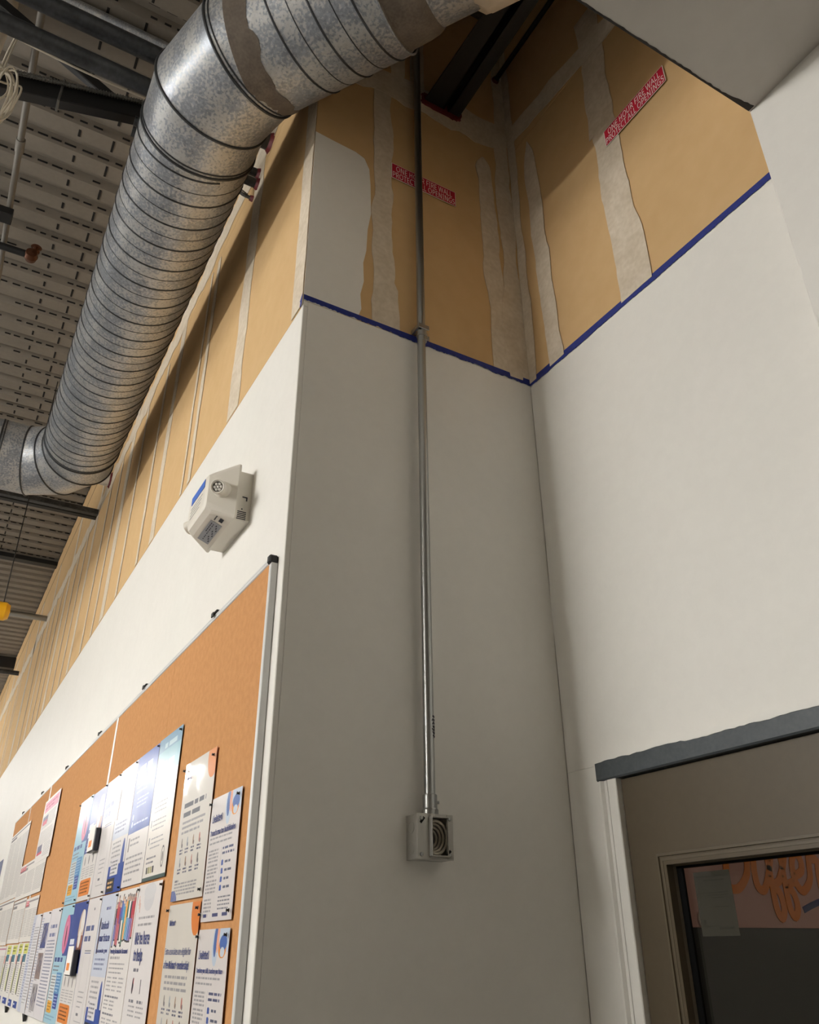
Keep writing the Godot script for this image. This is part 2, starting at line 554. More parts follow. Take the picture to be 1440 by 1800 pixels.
	box(s, Vector3(WEST_X - 0.15, -0.15, FAR_Z - 0.15), Vector3(6.0, 0, 3.35))
	struct("floor", s, M.floor, "grey concrete floor")

func build_ceiling() -> void:
	var s := st()
	box(s, Vector3(WEST_X, DECK_Y + 0.06, FAR_Z), Vector3(CX + 0.15, DECK_Y + 0.16, -0.58))
	var top := struct("ceiling", s, M.deck, "ribbed metal roof deck painted grey")
	var pitch := 0.18
	var slots := st()
	var perf := st()
	var z := -0.73
	while z > FAR_Z + 0.2:
		s = st()
		for k in 5:
			var z0 := z - k * pitch
			var prof := [[0.0, 0.0], [0.095, 0.0], [0.115, 0.05], [0.16, 0.05], [0.18, 0.0]]
			for i in 4:
				var a: Array = prof[i]
				var b: Array = prof[i + 1]
				var p0 := Vector3(WEST_X, DECK_Y + a[1], z0 - a[0])
				var p1 := Vector3(AX + 0.9, DECK_Y + a[1], z0 - a[0])
				var p2 := Vector3(AX + 0.9, DECK_Y + b[1], z0 - b[0])
				var p3 := Vector3(WEST_X, DECK_Y + b[1], z0 - b[0])
				conv(s, [p0, p1, p2, p3], Vector3(0, DECK_Y + 3.0, z0 - 0.09))
			if z0 < -2.0 and z0 > -12.0:
				for xs in [0.06, -0.11]:
					var long := 0.075 if xs > 0.0 else 0.045
					box(slots, Vector3(xs - 0.006, DECK_Y - 0.002, z0 - 0.05 - long * 0.5), Vector3(xs + 0.006, DECK_Y + 0.002, z0 - 0.05 + long * 0.5))
				if z0 > -9.0:
					for side in 2:
						var x := -1.1 + rng.randf() * 0.05
						while x < AX - 0.03:
							var w := rng.randf_range(0.03, 0.06)
							if rng.randf() < 0.85:
								var zc: float = z0 - (0.104 if side == 0 else 0.171)
								box(perf, Vector3(x, DECK_Y + 0.018, zc - 0.005), Vector3(x + w, DECK_Y + 0.025, zc + 0.005))
							x += w + rng.randf_range(0.015, 0.035)
		obj("deck_panel", s, M.deck, top)
		z -= pitch * 5
	obj("lap_slots", slots, M.slot, top).set_meta("kind", "stuff")
	obj("web_perforations", perf, M.slot, top).set_meta("kind", "stuff")

# ---------------------------------------------------------------- duct
const DR := 0.21
const DY := 4.411
const DXC := 0.3127

func cyl_seg(s: SurfaceTool, p0: Vector3, p1: Vector3, n0: Vector3, n1: Vector3, r: float, v0: float, seg := 72) -> void:
	var d := (p1 - p0).normalized()
	var side := d.cross(Vector3.UP).normalized()
	var steps: int = max(1, int(p0.distance_to(p1) / 0.25))
	for j in seg:
		var q := []
		for jj in [j, j + 1]:
			var a: float = TAU * jj / seg
			var o := Vector3.UP * cos(a) + side * sin(a)
			var base := p0 + o * r
			var t0 := -(base - p0).dot(n0) / d.dot(n0)
			var t1 := (p1 - base).dot(n1) / d.dot(n1)
			q.append([base + d * t0, base + d * t1, o, a * r, v0 + t0, v0 + t1])
		for k in steps:
			var f0 := float(k) / steps
			var f1 := float(k + 1) / steps
			var A: Vector3 = q[0][0].lerp(q[0][1], f0)
			var B: Vector3 = q[1][0].lerp(q[1][1], f0)
			var Cc: Vector3 = q[1][0].lerp(q[1][1], f1)
			var D: Vector3 = q[0][0].lerp(q[0][1], f1)
			var ua := Vector2(q[0][3], lerp(q[0][4], q[0][5], f0))
			var ub := Vector2(q[1][3], lerp(q[1][4], q[1][5], f0))
			var uc := Vector2(q[1][3], lerp(q[1][4], q[1][5], f1))
			var ud := Vector2(q[0][3], lerp(q[0][4], q[0][5], f1))
			tri(s, A, B, Cc, q[0][2], q[1][2], q[1][2], ua, ub, uc)
			tri(s, A, Cc, D, q[0][2], q[1][2], q[0][2], ua, uc, ud)

func ring_path(c: Vector3, d: Vector3, n: Vector3, r: float) -> Array:
	var side := d.cross(Vector3.UP).normalized()
	var out := []
	for j in 73:
		var a := TAU * j / 72.0
		var base := c + (Vector3.UP * cos(a) + side * sin(a)) * r
		out.append(base - d * ((base - c).dot(n) / d.dot(n)))
	return out

func helix(s: SurfaceTool, p0: Vector3, p1: Vector3, pitch: float, phase: float, r: float, wire: float, hand := 1.0) -> void:
	var d := (p1 - p0).normalized()
	var side := d.cross(Vector3.UP).normalized()
	var L := p0.distance_to(p1)
	var n := int(L / pitch * 40.0)
	var path := []
	for i in n + 1:
		var t := L * i / n
		var a := hand * TAU * (t / pitch + phase)
		path.append(p0 + d * t + (Vector3.UP * cos(a) + side * sin(a)) * r)
	tube(s, path, wire, 6)

func build_duct() -> void:
	var t := thing("spiral_duct", "large round galvanised spiral duct with mitred elbows under the roof deck", "duct")
	var p := func(x: float, z: float) -> Vector3: return Vector3(x, DY, z)
	# polyline of the axis: far branch, far elbow, long run, near elbow, branch over the recess
	var pts := [p.call(-7.0, -4.84), p.call(-0.12, -4.84)]
	var R := 0.34
	var cx := DXC - R
	var cz := -4.84 + R
	for a in [15.0, 45.0, 75.0]:
		var rr := R / cos(deg_to_rad(15.0))
		pts.append(p.call(cx + rr * sin(deg_to_rad(a)), cz - rr * cos(deg_to_rad(a))))
	pts.append(p.call(DXC, -4.46))
	pts.append(p.call(DXC, -2.10))
	pts.append(p.call(DXC, -1.93))
	pts.append(p.call(0.377, -1.72))
	var dir2 := Vector3(sin(deg_to_rad(34.0)), 0, cos(deg_to_rad(34.0)))
	var e2: Vector3 = pts[8] + dir2 * 0.52
	pts.append(e2)
	var names := ["straight_run", "elbow_gore", "elbow_gore", "elbow_gore", "elbow_gore", "straight_run", "elbow_gore", "elbow_gore", "straight_run"]
	var v := 0.0
	for i in pts.size() - 1:
		var d0: Vector3 = (pts[i + 1] - pts[i]).normalized()
		var dp: Vector3 = (pts[i] - pts[i - 1]).normalized() if i > 0 else d0
		var dn: Vector3 = (pts[i + 2] - pts[i + 1]).normalized() if i < pts.size() - 2 else d0
		var s := st()
		cyl_seg(s, pts[i], pts[i + 1], (d0 + dp).normalized(), (d0 + dn).normalized(), DR, v)
		v += pts[i].distance_to(pts[i + 1]) + 0.37
		var part := obj(names[i], s, M.galv, t)
		# standing bead at the joint
		if i > 0:
			s = st()
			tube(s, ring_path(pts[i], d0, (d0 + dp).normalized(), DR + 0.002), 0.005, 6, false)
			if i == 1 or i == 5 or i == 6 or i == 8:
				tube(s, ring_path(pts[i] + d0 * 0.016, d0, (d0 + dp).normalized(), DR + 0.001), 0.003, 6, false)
			obj("joint_bead", s, M.seam_shade, part)
		if names[i] == "straight_run":
			s = st()
			var q0: Vector3 = pts[i] + d0 * (0.03 if i > 0 else 0.0)
			var q1: Vector3 = pts[i + 1] - d0 * 0.02
			if i == 8: q0 = pts[i] + d0 * 0.16
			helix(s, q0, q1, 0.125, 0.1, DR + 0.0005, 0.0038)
			obj("lock_seam", s, M.seam_shade, part)
			s = st()
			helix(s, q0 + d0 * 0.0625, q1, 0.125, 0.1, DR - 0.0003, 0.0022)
			obj("stiffening_rib", s, M.seam_shade, part)
	# rim of the branch end
	var s2 := st()
	tube(s2, ring_path(e2, dir2, dir2, DR), 0.004, 6, false)
	obj("end_rim", s2, M.galv, t)
	# brushed mastic band after the elbow
	s2 = st()
	var n := FastNoiseLite.new()
	n.seed = 4
	n.frequency = 1.0
	n.fractal_octaves = 4
	var side := dir2.cross(Vector3.UP).normalized()
	var base: Vector3 = pts[8]
	var cols := 96
	var prof := []
	for j in cols + 1:
		var a := TAU * j / cols
		var o := Vector3.UP * cos(a) + side * sin(a)
		var mit := tan(deg_to_rad(8.5)) * DR * sin(a)
		var a0 := mit * -1.0 + 0.022 + 0.03 * n.get_noise_2d(cos(a) * 2.0, sin(a) * 2.0) + 0.02 * n.get_noise_2d(cos(a) * 7.0, sin(a) * 7.0)
		var a1: float = 0.092 + 0.03 * cos(a * 1.0 - 2.2) + 0.02 * n.get_noise_2d(cos(a) * 3.0 + 9.0, sin(a) * 3.0)
		a0 = max(a0, 0.012 + abs(mit))
		prof.append([base + o * (DR + 0.0015) + dir2 * a0, base + o * (DR + 0.004) + dir2 * lerp(a0, a1, 0.2), base + o * (DR + 0.004) + dir2 * lerp(a0, a1, 0.8), base + o * (DR + 0.0015) + dir2 * a1, o])
	for j in cols:
		for k in 3:
			tri(s2, prof[j][k], prof[j + 1][k], prof[j + 1][k + 1], prof[j][4], prof[j + 1][4], prof[j + 1][4])
			tri(s2, prof[j][k], prof[j + 1][k + 1], prof[j][k + 1], prof[j][4], prof[j + 1][4], prof[j][4])
	obj("mastic_band", s2, M.mastic, t)
	# smaller neck that carries on through the wall above the low ceiling
	s2 = st()
	cyl_seg(s2, e2 - dir2 * 0.06, e2 + dir2 * ((-0.7235 - e2.z) / dir2.z), dir2, Vector3(0, 0, 1), 0.180, 0.0, 48)
	obj("neck", s2, M.galv, t)
	s2 = st()
	var xe := Transform3D(Basis(-side, Vector3.UP, dir2), e2)
	lathe(s2, xe, [[0.207, -0.012], [0.199, 0.006], [0.197, 0.07], [0.193, 0.10], [0.181, 0.125]], 48)
	obj("mastic_collar", s2, M.mastic, t)
	# ragged pale insulation where the neck meets the wall
	s2 = st()
	var ring := []
	for j in 97:
		var a := TAU * j / 96.0
		var o := Vector3.UP * cos(a) + side * sin(a)
		var st0: float = 0.25 + 0.035 * n.get_noise_2d(cos(a) * 4.0, sin(a) * 4.0 + 30.0) + 0.02 * n.get_noise_2d(cos(a) * 19.0, sin(a) * 19.0)
		ring.append([e2 + o * 0.184 + dir2 * st0, e2 + o * 0.204 + dir2 * (st0 + 0.02), e2 + o * 0.206 + dir2 * ((-0.7235 - (e2 + o * 0.206).z) / dir2.z), o])
	for j in 96:
		for k in 2:
			tri(s2, ring[j][k], ring[j + 1][k], ring[j + 1][k + 1], ring[j][3], ring[j + 1][3], ring[j + 1][3])
			tri(s2, ring[j][k], ring[j + 1][k + 1], ring[j][k + 1], ring[j][3], ring[j + 1][3], ring[j][3])
	obj("insulation_wrap", s2, M.mud, t)
	# box added unseen over the elbow to keep the recess top in shade
	var pn := thing("added_shade_box", "unseen box added above the duct elbow to shade the recess top", "duct")
	s2 = st()
	box(s2, Vector3(0.22, 4.63, -2.0), Vector3(0.64, 5.45, -0.75), 0.004)
	obj("shade_box_body", s2, M.galv_tri, pn)
	for zz in [-4.2, -2.95]:
		s2 = st()
		tube(s2, [Vector3(DXC - 0.1, DY + DR * 0.86, zz), Vector3(DXC - 0.1, DECK_Y, zz)], 0.004, 6)
		obj("hanger_rod", s2, M.black, t)

# ---------------------------------------------------------------- steel, pipes and cables under the deck
func firestop(parent: Node, at: Vector3, r: float, sd: int, nrm := Vector3(-1, 0, 0)) -> void:
	var n := FastNoiseLite.new()
	n.seed = sd
	n.frequency = 1.0
	var f := frame_of(nrm)
	var s := st()
	var seg := 26
	for j in seg:
		var q := []
		for jj in [j, j + 1]:
			var a: float = TAU * (jj % seg) / seg
			var o: Vector3 = f[0] * cos(a) + f[1] * sin(a)
			var rr: float = r * (1.28 + 0.35 * n.get_noise_2d(cos(a) * 3.0, sin(a) * 3.0))
			q.append([at + o * rr + nrm * 0.001, at + o * (r + 0.001) + nrm * 0.016, o])
		var na: Vector3 = (nrm + q[0][2]).normalized()
		var nb: Vector3 = (nrm + q[1][2]).normalized()
		tri(s, q[0][0], q[1][0], q[1][1], na, nb, nb)
		tri(s, q[0][0], q[1][1], q[0][1], na, nb, na)
	obj("firestop_sealant", s, M.firestop, parent)

func wall_pipe(called: String, label: String, y: float, z: float, r: float, m: Material, x0 := -1.8, stop := true) -> Node3D:
	var t := thing(called, label, "pipe", Vector3.ZERO)
	var s := st()
	tube(s, [Vector3(x0, y, z), Vector3(AX, y, z)], r, 20)
	obj("pipe_run", s, m, t)
	if stop: firestop(t, Vector3(AX, y, z), r, int(y * 100.0 + r * 999.0))
	return t

func bar(called: String, a: Vector3, b: Vector3, w: float, h: float, m: Material, parent: Node) -> void:
	var d := (b - a).normalized()
	var f := frame_of(d)
	var xf := Transform3D(Basis(f[0], f[1], d), a)
	var s := st()
	box(s, Vector3(-w * 0.5, -h * 0.5, 0), Vector3(w * 0.5, h * 0.5, a.distance_to(b)), 0.004, xf)
	obj(called, s, m, parent)

func build_steel_and_pipes() -> void:
	wall_pipe("sprinkler_main", "dark steel pipe passing behind the duct into red fire sealant", 4.84, -2.33, 0.036, M.steel_dark)
	wall_pipe("sprinkler_main", "dark steel pipe just above and beside another dark pipe, behind the duct", 4.99, -2.285, 0.037, M.steel_dark)
	wall_pipe("galvanised_pipe", "mottled galvanised pipe highest of the pipes at top left", 5.2, -2.39, 0.034, M.galv_tri)
	wall_pipe("conduit_stub", "thin dark pipe stub entering the wall below the elbow", 4.715, -2.46, 0.021, M.steel_dark, 0.1)
	wall_pipe("conduit_stub", "short dark pipe above the thin stub, sealed in red", 4.78, -2.46, 0.02, M.steel_dark, 0.1)
	wall_pipe("cream_pipe", "cream painted pipe with red sealant beside the far duct elbow", 4.86, -5.66, 0.05, M.white_plastic, -0.3)
	wall_pipe("strut_pipe", "thin galvanised tube reaching the wall beyond the black joist chord", 4.80, -8.77, 0.03, M.emt, -1.8, false)
	wall_pipe("strut_pipe", "thin dark tube reaching the wall farthest away under the deck", 4.93, -11.4, 0.03, M.steel_dark, -1.8, false)
	# flexible armoured cable end by the stubs
	var t := thing("armoured_cable", "short ribbed cable ending in red sealant below the pipe stubs", "cable")
	var s := st()
	tube(s, [Vector3(0.40, 4.86, -2.56), Vector3(0.52, 4.76, -2.55), Vector3(0.60, 4.70, -2.53), Vector3(AX, 4.685, -2.52)], 0.008, 8)
	for i in 24:
		var f := i / 24.0
		var a := Vector3(0.46, 4.81, -2.555).lerp(Vector3(0.62, 4.692, -2.525), f)
		tube(s, ring_at(a, Vector3(0.16, -0.118, 0.03).normalized(), 0.0095), 0.0022, 4, false)
	obj("ribbed_sheath", s, M.armor, t)
	firestop(t, Vector3(AX, 4.685, -2.52), 0.011, 6)
	# joist nearest the camera: inclined black members
	t = thing("roof_joist", "black inclined joist member with ribbed cable clipped along it", "joist")
	var dz := -2.62
	bar("end_web", Vector3(-1.4, 4.55, dz), Vector3(AX, 5.19, dz), 0.05, 0.092, M.black, t)
	bar("web_bar", Vector3(-0.60, 5.42, dz - 0.03), Vector3(0.12, 5.02, dz - 0.03), 0.03, 0.055, M.black, t)
	bar("top_chord", Vector3(-1.8, 5.50, dz), Vector3(AX, 5.50, dz), 0.10, 0.06, M.black, t)
	s = st()
	box(s, Vector3(-0.20, 4.87, dz - 0.03), Vector3(-0.19, 5.01, dz + 0.03), 0.002)
	obj("strap_clip", s, M.armor, t)
	var c := thing("armoured_cable", "long ribbed metal cable running along the black joist member", "cable")
	s = st()
	var pa := Vector3(-0.75, 4.80, dz + 0.038)
	var pb := Vector3(0.25, 5.105, dz + 0.038)
	tube(s, [pa, pb], 0.008, 8)
	for i in 90:
		tube(s, ring_at(pa.lerp(pb, i / 90.0), (pb - pa).normalized(), 0.0095), 0.0026, 4, false)
	obj("ribbed_sheath", s, M.armor, c)
	# chords and beams farther back, all running into the long wall
	t = thing("joist_chord", "black joist chord meeting the wall beyond the far duct elbow", "joist")
	bar("chord_angle", Vector3(-1.8, 4.775, -6.12), Vector3(AX, 4.775, -6.12), 0.05, 0.06, M.black, t)
	bar("chord_angle", Vector3(-1.8, 4.765, -6.05), Vector3(AX, 4.765, -6.05), 0.05, 0.045, M.steel_dark, t)
	t = thing("roof_beam", "slim dark beam tight under the deck beyond the black chord", "beam")
	bar("flange", Vector3(-1.8, 5.50, -9.0), Vector3(AX, 5.50, -9.0), 0.10, 0.05, M.black, t)
	t = thing("roof_beam", "deep black beam under the deck at the far left edge", "beam")
	bar("flange", Vector3(-1.8, 5.44, -12.8), Vector3(AX, 5.44, -12.8), 0.16, 0.16, M.black, t)
	# double angle chord that runs into the recess wall
	t = thing("joist_chord", "black double angle chord with slot, sealed red into the recess wall", "joist")
	s = st()
	var pl := PackedVector2Array([Vector2(1.088, -BZ), Vector2(1.178, -BZ), Vector2(1.176, 0.72), Vector2(1.128, 0.72)])
	plate(s, pl, Transform3D(Basis(Vector3(1, 0, 0), Vector3(0, 0, -1), Vector3(0, 1, 0)), Vector3(0, 4.74, 0)), 0.008)
	box(s, Vector3(1.170, 4.74, BZ), Vector3(1.178, 4.83, -0.72), 0.001)
	obj("chord_angle", s, M.black, t)
	s = st()
	box(s, Vector3(1.194, 4.74, BZ), Vector3(1.25, 4.748, -0.72), 0.001)
	box(s, Vector3(1.194, 4.74, BZ), Vector3(1.202, 4.83, -0.72), 0.001)
	obj("chord_angle", s, M.black, t)
	s = st()
	var n := FastNoiseLite.new()
	n.seed = 12
	n.frequency = 1.0
	var poly := []
	for i in 40:
		var a := TAU * i / 40.0
		var q := Vector2(cos(a), sin(a))
		q = Vector2(sign(q.x) * pow(abs(q.x), 0.5), sign(q.y) * pow(abs(q.y), 0.5))
		var k := 1.0 + 0.22 * n.get_noise_2d(cos(a) * 5.0, sin(a) * 5.0)
		poly.append(Vector2(1.168 + q.x * 0.094 * k, 4.752 + q.y * 0.036 * k))
	plate(s, PackedVector2Array(poly), XB(), 0.012)
	obj("firestop_sealant", s, M.firestop, t)
	# thin pipe close to the inner corner
	t = thing("thin_pipe", "thin dark pipe sealed into the recess wall near the inner corner", "pipe")
	s = st()
	tube(s, [Vector3(1.46, 5.14, BZ), Vector3(1.46, 5.14, -0.72)], 0.011, 12)
	obj("pipe_run", s, M.black, t)
	firestop(t, Vector3(1.46, 5.14, BZ), 0.014, 15, Vector3(0, 0, 1))
	# conduit along the room at top left with a coupling, and the short strut that carries it
	t = thing("ceiling_conduit", "grey conduit running away under the deck at the left edge", "conduit")
	s = st()
	tube(s, [Vector3(-0.348, 5.30, -0.75), Vector3(-0.355, 5.30, -9.0)], 0.016, 12)
	obj("pipe_run", s, M.rod, t)
	s = st()
	tube(s, [Vector3(-0.349, 5.30, -3.26), Vector3(-0.349, 5.30, -3.34)], 0.022, 12)
	obj("coupling", s, M.rod, t)
	t = thing("strut_channel", "short black strut channel end at the left edge", "strut")
	s = st()
	box(s, Vector3(-1.6, 5.23, -3.80), Vector3(-0.325, 5.28, -3.72), 0.003)
	obj("channel", s, M.black, t)
	s = st()
	tube(s, [Vector3(-0.6, 5.28, -3.76), Vector3(-0.6, DECK_Y, -3.76)], 0.006, 6)
	obj("hanger_rod", s, M.black, t)
	t = thing("sprinkler_branch", "black pipe ending in a bronze sprinkler head at the left edge", "sprinkler")
	s = st()
	tube(s, [Vector3(-1.5, 5.25, -4.02), Vector3(-0.23, 5.25, -4.0)], 0.021, 14)
	obj("pipe_run", s, M.black, t)
	var bronze := mat(C(92, 56, 36), 0.4, 0.6)
	s = st()
	lathe(s, Transform3D(Basis(), Vector3(-0.2, 5.25, -4.0)), [[0.0, -0.035], [0.03, -0.03], [0.038, 0.0], [0.03, 0.03], [0.0, 0.035]], 16)
	obj("elbow", s, bronze, t)
	s = st()
	lathe(s, Transform3D(Basis(Vector3(1, 0, 0), Vector3(0, 0, -1), Vector3(0, 1, 0)), Vector3(-0.185, 5.27, -4.0)), [[0.018, 0.0], [0.024, 0.02], [0.016, 0.022], [0.016, 0.045], [0.03, 0.05], [0.0, 0.055]], 16)
	obj("sprinkler_head", s, bronze, t)
	# pale cables
	t = thing("pale_cable", "pale cable sagging from the coil towards the duct at top left", "cable")
	s = st()
	var path := []
	for i in 17:
		var f := i / 16.0
		path.append(Vector3(lerp(-0.392, 0.30, f), 5.007 - 0.02 * sin(PI * f) + 0.0 * f, lerp(-2.5, -2.5, f)))
	tube(s, path, 0.0045, 8)
	obj("run", s, M.cable, t)
	s = st()
	tube(s, [Vector3(-0.392, 5.007, -2.5), Vector3(-0.40, 4.93, -2.52), Vector3(-0.405, 4.83, -2.54)], 0.0045, 8)
	tube(s, [Vector3(-0.399, 5.007, -2.5), Vector3(-0.409, 4.93, -2.52), Vector3(-0.416, 4.83, -2.54)], 0.0045, 8)
	obj("drop", s, M.cable, t)
	t = thing("cable_coil", "hanging coil of pale cable at the top left edge", "cable coil")
	for k in 9:
		s = st()
		path = []
		var w := rng.randf_range(0.035, 0.075)
		var hh := rng.randf_range(0.10, 0.16)
		var ox := rng.randf_range(-0.025, 0.02)
		var oz := rng.randf_range(-0.02, 0.03)
		for i in 29:
			var a := TAU * i / 28.0
			path.append(Vector3(-0.385 + ox + sin(a) * w * (0.6 + 0.4 * (0.5 + 0.5 * cos(a))), 4.80 - hh + hh * cos(a), -2.52 + oz + 0.03 * sin(a * 2.0 + k)))
		tube(s, path, 0.0042, 6)
		obj("loop", s, M.cable, t)
	t = thing("insulated_pipe", "pale insulated pipe hanging at the top left corner", "pipe")
	s = st()
	lathe(s, Transform3D(Basis(Vector3(1, 0, 0), Vector3(0, 0, -1), Vector3(0, 1, 0)), Vector3(-0.56, 5.02, -2.75)), [[0.0, 0.0], [0.05, 0.006], [0.085, 0.03], [0.09, 0.06], [0.09, 0.53]], 28)
	obj("jacket", s, M.white_plastic, t)
	t = thing("cord_reel", "yellow rounded housing hanging at the left edge of the picture", "cord reel")
	s = st()
	lathe(s, Transform3D(Basis(Vector3(0, 0, 1), Vector3(0, 1, 0), Vector3(-1, 0, 0)), Vector3(0.134, 3.70, -5.6)), [[0.0, -0.05], [0.045, -0.045], [0.06, -0.02], [0.06, 0.03], [0.045, 0.05], [0.0, 0.055]], 24)
	obj("housing", s, mat(C(230, 170, 20), 0.4), t)
	s = st()
	tube(s, [Vector3(0.134, 3.755, -5.6), Vector3(0.13, 4.2, -5.6), Vector3(0.13, DECK_Y, -5.6)], 0.004, 6)
	obj("cord", s, M.black, t)

func ring_at(c: Vector3, d: Vector3, r: float) -> Array:
	var f := frame_of(d)
	var out := []
	for j in 9:
		var a := TAU * j / 8.0
		out.append(c + (f[0] * cos(a) + f[1] * sin(a)) * r)
	return out

# ---------------------------------------------------------------- conduit and box on the recess wall
func build_conduit() -> void:
	var cxx := 1.045
	var cz := BZ + 0.03
	var t := thing("wall_conduit", "long vertical galvanised conduit on the recess wall", "conduit")
	var s := st()
	tube(s, [Vector3(cxx, 2.075, cz), Vector3(cxx - 0.003, 3.52, cz), Vector3(cxx - 0.003, DECK_Y, cz)], 0.0135, 24)
	obj("pipe_run", s, M.emt, t)
	s = st()
	tube(s, [Vector3(cxx, 3.47, cz), Vector3(cxx, 3.515, cz)], 0.0155, 24)
	tube(s, [Vector3(cxx, 3.487, cz), Vector3(cxx, 3.497, cz)], 0.0175, 24)
	obj("coupling", s, M.emt, t)
	for yy in [3.52]:
		s = st()
		box(s, Vector3(cxx - 0.022, yy - 0.009, BZ), Vector3(cxx + 0.045, yy + 0.009, BZ + 0.003), 0.001)
		box(s, Vector3(cxx - 0.022, yy - 0.009, BZ), Vector3(cxx - 0.016, yy + 0.009, cz + 0.014), 0.001)
		box(s, Vector3(cxx - 0.022, yy - 0.009, cz + 0.013), Vector3(cxx + 0.018, yy + 0.009, cz + 0.017), 0.001)
		var strap := obj("strap", s, M.emt, t)
		s = st()
		lathe(s, Transform3D(Basis(), Vector3(cxx + 0.034, yy, BZ + 0.003)), [[0.006, 0.0], [0.005, 0.003], [0.0, 0.004]], 12)
		obj("screw", s, M.emt, strap)
	s = st()
	lathe(s, Transform3D(Basis(Vector3(1, 0, 0), Vector3(0, 0, -1), Vector3(0, 1, 0)), Vector3(cxx, 2.03, cz)), [[0.0, 0.0], [0.02, 0.0], [0.02, 0.012], [0.0175, 0.016], [0.0175, 0.046], [0.0155, 0.048], [0.0135, 0.048]], 24)
	var con := obj("connector", s, M.emt, t)
	s = st()
	tube(s, [Vector3(cxx + 0.014, 2.06, cz + 0.004), Vector3(cxx + 0.0215, 2.06, cz + 0.006)], 0.0038, 10)
	obj("set_screw", s, M.emt, con)
	# smudge of printed lettering on the tube
	s = st()
	for k in 7:
		var yy := 2.215 + k * 0.008
		var path := []
		for i in 6:
			var a := deg_to_rad(70.0 - i * 12.0 + (k % 3) * 5.0)
			path.append(Vector3(cxx + cos(a) * 0.0134, yy + 0.003 * sin(i * 2.1 + k), cz + sin(a) * 0.0134))
		tube(s, path, 0.0016, 4)
	obj("printed_mark", s, M.dark_print, t)

	var b := thing("junction_box", "open square metal junction box with coiled cable at the conduit's foot", "electrical box")
	var x0 := 0.997
	var x1 := 1.093
	var y0 := 1.932
	var y1 := 2.030
	var z1 := BZ + 0.050
	var w := 0.003
	var bm := mat(C(186, 184, 178), 0.34, 0.6)
	s = st()
	box(s, Vector3(x0, y0, BZ), Vector3(x0 + w, y1, z1), 0.001)
	box(s, Vector3(x1 - w, y0, BZ), Vector3(x1, y1, z1), 0.001)
	box(s, Vector3(x0, y0, BZ), Vector3(x1, y0 + w, z1), 0.001)
	box(s, Vector3(x0, y1 - w, BZ), Vector3(x1, y1, z1), 0.001)
	box(s, Vector3(x0, y0, BZ), Vector3(x1, y1, BZ + 0.002))
	obj("body", s, bm, b)
	s = st()
	for yy in [1.957, 2.002]:
		lathe(s, Transform3D(Basis(Vector3(0, 0, 1), Vector3(0, 1, 0), Vector3(-1, 0, 0)), Vector3(x0, yy, BZ + 0.024)), [[0.0135, 0.0], [0.0135, 0.0012], [0.012, 0.0012], [0.012, 0.0004], [0.0, 0.0004]], 20)
	obj("knockout", s, bm, b)
	# cover ring with raised collar and an off-centre opening
	s = st()
	var zz := z1
	var ox0 := 1.030
	var ox1 := 1.076
	var oy0 := 1.940
	var oy1 := 2.022
	box(s, Vector3(x0 - 0.001, y0 - 0.001, zz), Vector3(ox0, y1 + 0.001, zz + 0.003), 0.001)
	box(s, Vector3(ox1, y0 - 0.001, zz), Vector3(x1 + 0.001, y1 + 0.001, zz + 0.003), 0.001)
	box(s, Vector3(ox0, y0 - 0.001, zz), Vector3(ox1, oy0, zz + 0.003), 0.001)
	box(s, Vector3(ox0, oy1, zz), Vector3(ox1, y1 + 0.001, zz + 0.003), 0.001)
	var plate_part := obj("cover_ring", s, bm, b)
	s = st()
	box(s, Vector3(ox0 - 0.003, oy0 - 0.003, zz + 0.003), Vector3(ox0, oy1 + 0.003, zz + 0.017), 0.001)
	box(s, Vector3(ox1, oy0 - 0.003, zz + 0.003), Vector3(ox1 + 0.002, oy1 + 0.003, zz + 0.008), 0.001)
	box(s, Vector3(ox0 - 0.003, oy0 - 0.003, zz + 0.003), Vector3(ox1 + 0.002, oy0, zz + 0.015), 0.001)
	box(s, Vector3(ox0 - 0.003, oy1, zz + 0.003), Vector3(ox1 + 0.002, oy1 + 0.003, zz + 0.010), 0.001)
	obj("raised_collar", s, bm, plate_part)
	for q in [[x0 + 0.010, y1 - 0.010], [x0 + 0.010, y0 + 0.010], [x1 - 0.009, y1 - 0.009], [x1 - 0.009, y0 + 0.010]]:
		s = st()
		lathe(s, Transform3D(Basis(), Vector3(q[0], q[1], zz + 0.003)), [[0.0045, 0.0], [0.004, 0.003], [0.0, 0.0036]], 12)
		obj("screw", s, M.emt, plate_part)
	for q in [[x0 + 0.013, y1 - 0.014], [x1 - 0.013, y0 + 0.014]]:
		s = st()
		box(s, Vector3(-0.003, -0.008, 0), Vector3(0.003, 0.008, 0.0008), 0.0, Transform3D(Basis(Vector3.BACK, deg_to_rad(-40)), Vector3(q[0], q[1], zz + 0.003)))
		obj("key_slot", s, M.slot, plate_part)
	var cb := thing("cable_coil", "grey cable coiled inside the open junction box", "cable coil")
	for k in 4:
		s = st()
		var path := []
		for i in 33:
			var a := TAU * i / 32.0
			path.append(Vector3(1.052 + cos(a) * (0.019 + 0.004 * k), 1.981 + sin(a) * (0.020 + 0.0055 * k), BZ + 0.014 + 0.009 * k))
		tube(s, path, 0.0036, 8)
		obj("loop", s, M.cable, cb)

